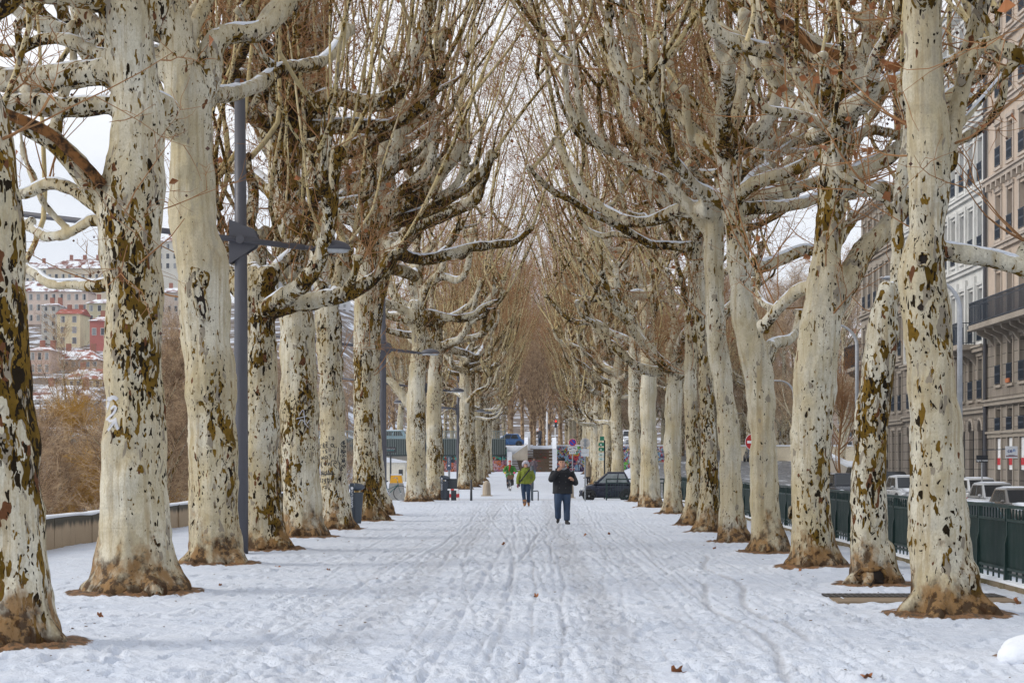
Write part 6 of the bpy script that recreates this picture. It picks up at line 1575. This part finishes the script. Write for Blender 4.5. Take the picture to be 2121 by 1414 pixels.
    g = dict(head=(0, -.10, 1.66), neck=(0, -.03, 1.50), trousers=('trousers_dark', (.025, .025, .03)), coatm=('coat_grass_green', (.05, .20, .03)), shoes=('shoe_black', (.015, .013, .013), .5),
             legs=[dict(hip=A((-.10, .10, .98)), kn=A((-.13, -.24, .66)), an=A((-.12, -.05, .28)), toe=(0, -1, -.2)), dict(hip=A((.10, .10, .98)), kn=A((.13, -.26, .78)), an=A((.12, -.02, .42)), toe=(0, -1, -.2))],
             arms=[dict(sh=A((-.20, .0, 1.42)), el=A((-.33, -.10, 1.18)), wr=A((-.27, -.26, 1.06)), hd=(0, -1, -.1), pn=(0, 0, -1), curl=1.4), dict(sh=A((.20, .0, 1.42)), el=A((.33, -.10, 1.18)), wr=A((.27, -.26, 1.06)), hd=(0, -1, -.1), pn=(0, 0, -1), curl=1.4)],
             coat=[([(0, -.03, 1.50), (0, .0, 1.42), (0, .05, 1.2), (0, .09, 1.0), (0, .02, .82)], [.075, .155, .175, .20, .21], 1.25, .85), ([(-.17, .0, 1.42), (.17, .0, 1.42)], [.075, .075])], sleeve=[.085, .08, .066],
             extra=[('hat', [('b', (0, -.08, 1.735), (.095, .10, .07))], ('hat_red', (.42, .04, .02))), ('scarf', [('t', [(-.07, -.09, 1.52), (.0, -.14, 1.50), (.07, -.09, 1.52)], [.045]*3), ('t', [(.02, -.15, 1.50), (-.01, -.20, 1.34), (-.05, -.20, 1.16)], [.05, .045, .04])], ('scarf_red', (.35, .015, .015))),
                    ('mitten', [('b', (-.27, -.32, 1.06), (.075, .07, .065))], ('mitten_yellow', (.60, .45, .10))), ('mitten', [('b', (.27, -.32, 1.06), (.075, .07, .065))], ('mitten_pink', (.60, .08, .17)))])
    person('person in a green coat, red hat and red scarf riding a bicycle', (loc[0], loc[1]+.12, loc[2]), 0, g)
    # walking away: beige coat
    base = dict(trousers=('trousers_dark', (.025, .025, .03)), shoes=('shoe_black', (.015, .013, .013), .5))
    g = dict(base, head=(0, .0, 1.60), back=1, coatm=('coat_beige', (.27, .215, .15)),
             legs=[dict(hip=A((-.09, 0, .92)), kn=A((-.08, .0, .50)), an=A((-.08, .06, .10)), toe=(0, -1, 0)), dict(hip=A((.09, 0, .92)), kn=A((.08, -.06, .50)), an=A((.09, -.05, .10)), toe=(0, -1, 0))],
             arms=[dict(sh=A((-.20, .0, 1.36)), el=A((-.27, .04, 1.10)), wr=A((-.24, -.08, .90)), hd=(0, -.2, -1), pn=(1, 0, 0)), dict(sh=A((.20, .0, 1.36)), el=A((.27, .04, 1.10)), wr=A((.24, -.08, .90)), hd=(0, -.2, -1), pn=(-1, 0, 0))],
             coat=[([(0, 0, 1.45), (0, .0, 1.36), (0, .02, 1.1), (0, .02, .90), (0, .02, .62)], [.09, .17, .19, .20, .215], 1.2, .85), ([(-.17, .0, 1.37), (.17, .0, 1.37)], [.075, .075])],
             extra=[('hood', [('b', (0, .02, 1.62), (.125, .13, .15)), ('b', (0, .04, 1.50), (.14, .11, .08))], ('coat_beige', (.27, .215, .15)))])
    person('person in a long beige hooded coat walking away beside the right row of trunks', at(1219, 140), PI, g)
    g = dict(g, head=(0, 0, 1.60), coatm=('coat_plum_grey', (.11, .085, .10)), trousers=('jeans_pale', (.10, .17, .26)), extra=[('hair', [('b', (0, .02, 1.64), (.10, .11, .11))], ('hair_dark', (.05, .035, .03)))])
    person('person in a plum-grey coat walking away near the foot of the steps', at(1106, 160), PI-.3, g)
    g = dict(base, head=(-.03, -.06, 1.66), coatm=('coat_charcoal', (.06, .06, .075)), trousers=('trousers_navy', (.02, .035, .06)),
             legs=[dict(hip=A((-.09, 0, .95)), kn=A((-.09, -.01, .50)), an=A((-.10, .0, .09)), toe=(-.2, -1, 0)), dict(hip=A((.09, 0, .95)), kn=A((.09, -.01, .50)), an=A((.11, .0, .09)), toe=(.2, -1, 0))],
             arms=[dict(sh=A((-.21, .0, 1.40)), el=A((-.27, -.12, 1.18)), wr=A((-.10, -.30, 1.42)), hd=(.4, -.3, .6), pn=(.5, .5, 0), curl=.9), dict(sh=A((.21, .0, 1.40)), el=A((.25, -.10, 1.14)), wr=A((.06, -.30, 1.38)), hd=(-.4, -.3, .6), pn=(-.5, .5, 0), curl=.9)],
             coat=[([(0, 0, 1.50), (0, .0, 1.40), (0, .01, 1.2), (0, .01, 1.0), (0, .01, .72)], [.08, .165, .18, .18, .20], 1.25, .82), ([(-.18, .0, 1.40), (.18, .0, 1.40)], [.08, .08])],
             extra=[('hair', [('b', (-.03, -.02, 1.72), (.09, .10, .075))], ('hair_dark', (.05, .035, .03)))])
    person('person in a charcoal coat standing at the top of the steps holding up a phone', ((1118-PX)*190.5/F, 190.9, 3.42), -.75, g)

# ------------------------------------------------------------------ graffiti, hollows, leaves, scrub
from mathutils.bvhtree import BVHTree
def projector(tree):
    tr = [c for c in tree.children if c.name.startswith('trunk')][0]; me = tr.data
    V = np.empty(len(me.vertices)*3, np.float32); me.vertices.foreach_get('co', V); V = V.reshape(-1, 3)
    P = [tuple(p.vertices) for p in me.polygons]
    bv = BVHTree.FromPolygons([tuple(v) for v in V], P)
    def pr(x, z, lift=.006):
        h = bv.ray_cast(Vector((x, -3, z)), Vector((0, 1, 0)))
        return None if h[0] is None else (x, h[0].y-lift, z)
    return pr
def strokes(tree, name, lines, width, mat, d, lift=.006):
    """paint strokes laid on the bark; lines given in photo pixels"""
    pr = projector(tree); b = MB(); base = np.array(tree.location)
    for ln in lines:
        w = width
        if isinstance(ln, tuple): ln, w = ln
        L = [W(px, py, d)-base for px, py in ln]
        P, _ = spline([(p[0], 0, p[2]) for p in L], [1]*len(L), .02)
        P = P[:, [0, 2]]; T = np.gradient(P, axis=0); T /= np.linalg.norm(T, axis=1)[:, None]+1e-9; N = np.stack([-T[:, 1], T[:, 0]], 1)*w/2
        rows = []
        for p, n in zip(P, N):
            a, c = pr(*(p+n), lift), pr(*(p-n), lift); rows.append(None if a is None or c is None else (a, c))
        for i in range(len(rows)-1):
            if rows[i] and rows[i+1]: b.quad(rows[i][0], rows[i][1], rows[i+1][1], rows[i+1][0])
    if b.n: return b.build(name, mat, tree)
def hollow(tree, px, py, w, h, d, tilt=0.0, rim=True):
    base = np.array(tree.location); p = W(px, py, d)-base; pr = projector(tree); q = pr(p[0], p[2], 0)
    if q is None: return
    rw, rh = w/2*d/F, h/2*d/F; n = 22; a = np.arange(n)*2*PI/n; b = MB(); rr = random.Random(int(px))
    ring = []; 
    for k in range(n):
        j = 1+rr.uniform(-.18, .18); x = rw*math.cos(a[k])*j; z = rh*math.sin(a[k])*j; x, z = x*math.cos(tilt)-z*math.sin(tilt), x*math.sin(tilt)+z*math.cos(tilt)
        s = pr(p[0]+x, p[2]+z, .007) or (p[0]+x, q[1], p[2]+z); ring.append(s)
    c = (q[0], q[1]-.004, q[2]); V = ring+[c]
    b.add(V, [np.array([(k, (k+1) % n, n) for k in range(n)])]); b.build('hollow', plain('rotten_hollow', (.018, .011, .007), .95, 0, .5, 12), tree)
    if rim:
        b = MB(); R_ = np.array(ring+[ring[0]]); b.tube(R_, np.full(n+1, min(rw, rh)*.20+.006), 6, cap=False, lump=.3, seed=px); b.build('bark_rim', M['bark'], tree, True)

def marks():
    ink = plain('marker_ink', (.02, .02, .022), .6); sil = plain('silver_spray', (.50, .51, .55), .5)
    T = TREES
    def U(lines): return lines
    # letters on the sixth left trunk (photo pixels from a 10.88x enlargement)
    k = 10.88; L = lambda pts: [(640+x/k, 890+y/k) for x, y in pts]
    lt = [[(482, 145), (486, 222)], [(535, 160), (585, 160), (570, 250)], [(540, 205), (610, 200)],
          [(310, 325), (280, 345), (275, 395), (300, 412)], [(345, 420), (345, 300), (375, 330), (350, 360), (400, 418)], [(460, 310), (415, 315), (418, 390), (462, 388)], [(415, 350), (455, 348)], [(402, 275), (447, 275)],
          [(575, 325), (535, 320), (525, 355), (560, 385), (590, 350), (570, 320)], [(575, 350), (600, 390), (630, 400)],
          [(350, 465), (350, 525)], [(440, 440), (405, 455), (410, 480), (435, 490), (405, 520)],
          [(318, 655), (308, 600)], [(308, 600), (350, 660)], [(350, 660), (352, 590)], [(415, 585), (385, 615), (410, 650), (450, 620), (425, 585)], [(470, 555), (540, 560)], [(512, 560), (520, 635)],
          [(260, 745), (325, 850)], [(315, 720), (250, 820)], [(390, 725), (362, 765), (390, 800), (430, 765), (405, 725)], [(455, 730), (475, 800), (500, 725)], [(535, 810), (540, 700), (640, 700), (655, 740), (580, 765), (660, 868)],
          [(295, 1040), (290, 930), (330, 1000), (340, 920), (340, 1050)], [(395, 935), (365, 985), (395, 1030), (435, 985), (405, 935)], [(460, 1020), (465, 905), (510, 1010), (555, 920), (565, 1040)], [(255, 995), (630, 995)],
          [(270, 1185), (260, 1100), (290, 1100)], [(345, 1100), (315, 1110), (345, 1140), (310, 1165), (345, 1190)], [(370, 1100), (375, 1150), (400, 1150)], [(402, 1085), (400, 1200)], [(450, 1070), (462, 1185)], [(430, 1110), (490, 1105)], [(505, 1110), (500, 1160), (540, 1165), (545, 1110)], [(570, 1110), (640, 1090), (625, 1215)], [(350, 1265), (425, 1270)], [(375, 1310), (430, 1312)]]
    strokes(T['L6'], 'graffiti_writing', [L(x) for x in lt], .018, ink, 45.8)
    rr = random.Random(4); sc = []
    for q in range(60):
        x = rr.uniform(745, 890); y = 240+660*rr.random(); sc.append(L([(x+rr.uniform(-35, 35), y+rr.uniform(-35, 35)) for _ in range(4)]))
    sc.append(L([(690, 400), (690, 560), (670, 660), (710, 760), (720, 860), (760, 930)]))
    strokes(T['L6'], 'graffiti_scribble', sc, .014, ink, 45.8)
    k2 = 11.78; S = lambda pts: [(200+x/k2, 800+y/k2) for x, y in pts]
    strokes(T['L2'], 'sprayed_graffiti', [(S([(345, 300), (420, 330), (500, 290), (590, 300), (640, 350)]), .05), (S([(400, 390), (350, 520), (290, 660)]), .04), (S([(470, 570), (560, 500), (620, 540), (560, 660), (430, 760), (340, 830)]), .030),
             (S([(400, 800), (460, 860), (560, 840), (630, 790)]), .028), (S([(610, 830), (520, 960), (410, 1090)]), .035), (S([(610, 830), (640, 950), (690, 1060)]), .035)], .03, sil, 23.4)
    for st_ in [(S([(520, 570), (520, 700), (470, 780)]), .035), (S([(560, 870), (450, 1020), (320, 1160)]), .012), (S([(500, 1080), (540, 1250), (500, 1400)]), .016), (S([(690, 1065), (790, 1110), (720, 1160)]), .010), (S([(370, 300), (390, 370)]), .04)]: strokes(T['L2'], 'dark_scratch', [st_], .02, plain('rot_brown', (.07, .04, .02), .9), 23.4, .004)
    strokes(T['L5'], 'sprayed_graffiti', [[(625, 860), (633, 850), (636, 880)], [(618, 868), (640, 862)], [(622, 880), (630, 870), (642, 885)], [(645, 870), (640, 878)]], .016, sil, 40.8)
    hollow(T['L3'], 424, 625, 22, 84, 29.8, .18)
    hollow(T['R1'], 1903, 543, 26, 24, 20.0); hollow(T['R1'], 1898, 640, 12, 14, 20.0, 0, False)
    hollow(T['R2'], 1800, 1195, 62, 40, 24.8)
    hollow(T['L2'], 0, 0, 1, 1, 23.4) if False else None
    dw = NT('torn_wood'); v = dw.coord(); n1 = dw.noise(dw.vmul(v, (1, 1, 1)), 6, 5, .7)
    dwm = dw.surf(dw.mix(dw.step(n1, .42, .6), (.22, .10, .035), (.035, .022, .014)), .9, dw.bump(n1, .8, .04), 0, .1)
    for key, d, w0, w1, sl, pts in (('L2', 23.4, 26, 20, -.75, [(212, 385), (185, 352), (150, 318), (110, 280), (60, 255), (5, 232)]), ('R3', 29.0, 26, 20, -.95, [(1752, 118), (1715, 108), (1682, 96), (1640, 55), (1605, 44), (1597, 0), (1600, -60)])):
        base = np.array(T[key].location); LP = []
        for i, (a, b_) in enumerate(pts):
            dd = d+sl*(.4+.6*i/(len(pts)-1)); LP.append(W(a, b_, dd)-base)
        P, R = spline(LP, np.linspace(w0, w1, len(pts))/2*d/F, .06); MB().tube(P, R, 10, lump=.3, seed=3.0).build('torn_bough', dwm, T[key], True)
    r0 = T['R0']; rb = np.array(r0.location); sb_ = MB(); rr = random.Random(2)
    for _ in range(9):
        p = W(2125+rr.uniform(-30, 60), 1372, 15.3)-rb; sb_.ball((p[0], p[1]-.12+rr.uniform(-.1, .25), .03+rr.uniform(0, .10)), rr.uniform(.12, .2), sc=(1.3, 1, .75))
    V, Q = remesh(sb_, .02, 14, .012, 6); MB().add(V, [Q]).build('snow', M['snow'], r0, True)
    # burl on the blotchy trunk
    for key, px, py, d, r_ in (('L5', 628, 1020, 40.8, .20), ('R1', 1966, 335, 20.0, .13), ('R1', 1890, 1020, 20.0, .05), ('R4', 1592, 728, 33.6, .17), ('L3', 425, 570, 29.8, .24), ('L3', 415, 130, 29.8, .12), ('R3', 1640, 1060, 29, .07), ('R9', 1330, 770, 68.7, .12)):
        t = T[key]; base = np.array(t.location); p = W(px, py, d)-base; pr = projector(t); q = pr(p[0], p[2], 0)
        y = q[1] if q else 0.0
        mb = MB(); rr = random.Random(int(px))
        for _ in range(6): mb.ball((p[0]+rr.uniform(-.4, .4)*r_, y+.10*r_/.15+rr.uniform(-.2, .3)*r_, p[2]+rr.uniform(-.6, .6)*r_), r_*rr.uniform(.6, .95), sc=(.85, .8, 1.2))
        V, Q = remesh(mb, .02, 8, .012, 9); o = MB().add(V, [Q]).build('burl', M['bark'], t, True); o['patch'] = .05

def leaves_and_scrub():
    rr = random.Random(12)
    pos = [(1403, 1391, .3, 'brown curled plane leaf on the snow near the bottom centre'), (1795, 1401, .1, 'rust-brown plane leaf at the bottom right of the snow'), (2106, 1251, .5, 'upright brown leaf at the right edge beside the nearest trunk'),
           (458, 1214, .2, 'dark brown leaf on the snow right of the second left trunk'), (1211, 1110, .4, 'small upright leaf on the snow just below the man in black'), (1262, 1106, .3, 'small leaf on the snow to the right of the man in black'),
           (1043, 1127, .3, 'small leaf on the snow left of the path centre'), (681, 1180, .1, 'leaf fragment on the snow beside the left row'), (1110, 1235, .2, 'tiny leaf lying in the middle of the tracks'), (1656, 1184, .3, 'small dark leaf near the foot of the twin-stemmed tree'),
           (1480, 1135, .1, 'small leaf beside the creamy trunk foot'), (208, 1276, .25, 'pale broken leaf on the snow between the two nearest left trunks'), (575, 1175, .1, 'leaf lump on the snow right of the lamp post foot')]
    for px, py, up, lb in pos:
        d = CH*F/(py-PY); x = (px-PX)*d/F; n = 22; V = [(0, 0, .02)]; s = rr.uniform(.032, .048) if py < 1380 else .048
        rz = rr.uniform(0, 6.28)
        for k in range(n):
            a = 2*PI*k/n; lobe = .55+.45*abs(math.cos(a*2.5)); r_ = s*lobe*(1+.12*(k % 2)); V.append((r_*math.cos(a), r_*math.sin(a), .012+up*.10*(1+math.sin(a))*.8+.02*math.sin(3*a)))
        T_ = [(0, 1+k, 1+(k+1) % n) for k in range(n)]; V2 = [(a, b, c-.004) for a, b, c in V]; T2 = [(23+0, 23+1+(k+1) % n, 23+1+k) for k in range(n)]
        o = empty('fallen_leaf', (x, d, -.012), rz); MB().add(V+V2, [np.array(T_), np.array(T2)]).build('blade', M['leaf'], o, True); MB().tube([(-s*.9, 0, .01), (-s*1.5, .01, .02)], [.003, .002], 5).build('stalk', M['leaf'], o); tag(o, lb, 'leaf', 'fallen leaves')
    # litter of bark flakes and twigs
    b = MB(); rng = np.random.RandomState(5)
    for k in range(420):
        y = 12.5+60*rng.rand()**1.7; side = rng.rand(); x = (-4.8+rng.normal()*1.6) if side < .45 else ((4.2+rng.normal()*1.2) if side < .8 else rng.uniform(-5, 5))
        if not -8.5 < x < 5.9: continue
        L = rng.uniform(.008, .034)*(1+.6*(rng.rand() < .1)); b.box((x, y, .004+rng.uniform(0, .012)), (L, L*rng.uniform(.3, .8), .006), rz=rng.uniform(0, 3), rx=rng.uniform(-.3, .3))
    kind(b.build('bark_litter', plain('bark_flakes', (.13, .075, .04), .9), None), 'stuff')
    # exposed root and stones at tree feet
    def bare(name, label, x, y, z, H, R_, seed, mat, n=1200, up=.9, trunk_r=.14, trunkmat='bark', sub=6, group=None, dz=0.0, lean=.5, thick=1.0):
        rng = np.random.RandomState(seed); rr = random.Random(seed); root = empty(name, (x, y, z)); sh = []
        main = [(0, 0, -.3), (rr.uniform(-.2, .2), 0, H*.25), (rr.uniform(-.3, .3), rr.uniform(-.3, .3), H*.55), (0, 0, H*.9)]
        P, R = spline(main, [trunk_r, trunk_r*.8, trunk_r*.5, trunk_r*.12], .3); tb = MB(); tb.tube(P, R, 7)
        for k in range(sub*4):
            i = int(len(P)*rr.uniform(.12, .92)); az = rr.uniform(0, 6.28); L = H*rr.uniform(.25, .5)*(1.15-i/len(P)*.6); q = [P[i]]
            dd = np.array((math.cos(az)*R_, math.sin(az)*R_, up*rr.uniform(.5, 1.2)))
            for s_ in range(6): dd = dd+np.array((rr.gauss(0, .14), rr.gauss(0, .14), .08)); q.append(q[-1]+dd/np.linalg.norm(dd)*L/6)
            q = np.array(q); rad = R[i]*.45*np.linspace(1, .15, 7)+.006; tb.tube(*spline(q, rad, .4), 5, cap=False); sh.append((q, rad))
        tb.build('trunk', mat if trunkmat is None else M[trunkmat], root, True)
        P1, R1, P2, R2 = twigs_for(sh, rng, n/len(sh)); V1, Q1 = paths_mesh(P1, R1*thick); V2, Q2 = paths_mesh(P2, R2*thick); c = MB().add(V1, [Q1]); c.add(V2, [Q2]); c.build('twigs', mat, root)
        tag(root, label, 'tree', group); return root
    S = M['scrub']; gL = 'bare trees on the river bank'
    k = 0
    t0 = bare('bare_tree', 'bushy bare brown tree over the parapet on the far left', -16.2, 62, -3.6, 6.4, .75, 1, S, 1200, group=gL)
    t1 = bare('bare_tree', 'bare tree with pale upright stems behind the far left trunk', -22.8, 92, -3.8, 11.5, .35, 2, S, 900, up=1.6, group=gL)
    t2 = bare('bare_tree', 'bare reddish tree filling the gap between second and third left trunks', -11.8, 58, -3.6, 9, .7, 3, S, 1500, group=gL)
    n_ = 0
    for (x, y, s, rz) in ((-12.5, 46, .85, 2), (-14.5, 75, .9, 1), (-19.5, 76, .75, 3), (-27.5, 110, .8, 4), (-18, 96, 1.0, 5), (-13.2, 68, .8, .6), (-15.5, 88, .9, 2.6), (-24, 126, 1.1, 1.9), (-34, 140, .8, .7), (-15.6, 118, .9, 4.3), (-19, 140, .95, 5.3), (-26, 160, 1, 2.2), (-17, 166, .9, 0), (-40, 172, .8, 1), (-13.6, 101, .8, 3.3)):
        for src in ((t0, t1, t2)[n_ % 3],):
            o = copy_tree(src); o.location = (x, y, gz(x, y)-.1 if y > 84 else -3.7); o.rotation_euler = (0, 0, rz); o.scale = (s, s, s); tag(o, 'bare brown tree among the thicket beyond the left parapet', 'tree', gL)
        n_ += 1
    w = bare('willow_tree', 'ochre-yellow willow with hanging twigs behind the left parapet', -17.0, 74, -3.7, 8.0, .9, 8, M['willow'], 1900, up=.2, group=None, thick=1.3)
    o = copy_tree(w); o.location = (-13.6, 62, -3.7); o.scale = (.75, .75, .7); o.rotation_euler = (0, 0, 2); tag(o, 'smaller ochre willow low against the parapet near the second left trunk', 'tree')
    gR = 'bare trees across the ramp'
    a = bare('young_tree', 'slim young bare tree with fine dark twigs, left of the leaning stub tree', (1742-PX)*118/F, 118, gz(19, 118), 8.6, .8, 21, M['twig'], 600, trunk_r=.085, trunkmat='twig')
    b = bare('bare_tree', 'tall bare tree with a pale trunk beyond the ramp road', 24, 172, 1.6, 17, .6, 22, S, 1900, trunk_r=.30, group=gR)
    rr = random.Random(9)
    for k in range(30):
        x = (13.5, 17, 21, 25.5, 30, 35)[k % 6]+rr.uniform(-1, 1); y = 205+rr.uniform(-6, 6)+(k//6)*20
        if k < 4: x, y = (17.5, 21, 26.5, 29.5)[k], (214, 225, 190, 184)[k]
        o = copy_tree(b); s = rr.uniform(.9, 1.35); o.location = (x, y, gz(x, y)-.1); o.rotation_euler = (0, 0, rr.uniform(0, 6)); o.scale = (s, s, s); tag(o, 'bare brown tree in the grove beyond the ramp on the right', 'tree', gR)
    c = bare('bare_tree', 'bare tree of the brown wood closing the far end of the avenue', 0.8, 262, 3.3, 22, .6, 31, S, 1300, trunk_r=.24, trunkmat=None, group='woodland at the end of the avenue')
    for k in range(24):
        y = 232+k*8; x = rr.uniform(-1, 1)*(4.5+k*.55)-1.5*(k > 15); o = copy_tree(c); s = rr.uniform(.8, 1.3)+k*.012; o.location = (x, y, gz(x, y)-.1); o.rotation_euler = (0, 0, rr.uniform(0, 6)); o.scale = (s, s, s); tag(o, 'bare tree of the brown wood closing the far end of the avenue', 'tree', 'woodland at the end of the avenue')
    for k in range(26):
        x = -rr.uniform(14, 95); y = rr.uniform(255, 400); o = copy_tree(c); x = -rr.uniform(.06, .195)*y; s = rr.uniform(.6, .9); o.location = (x, y, gz(x, y)-.1); o.rotation_euler = (0, 0, rr.uniform(0, 6)); o.scale = (s, s, s); tag(o, 'bare tree in the woodland across the river at the foot of the hill', 'tree', 'woodland below the hill')
EXTRA += [build_people, marks, leaves_and_scrub]
# ------------------------------------------------------------------ assemble
mats()
build_world()
nearest_trees()
far_trees()
build_ground()
for fn in EXTRA: fn()
haze()
bpy.context.view_layer.update()
for _o in bpy.data.objects:
    if len(str(_o.get('label', 'a b c d')).split()) > 16: print('LONG', _o.name, _o['label'])
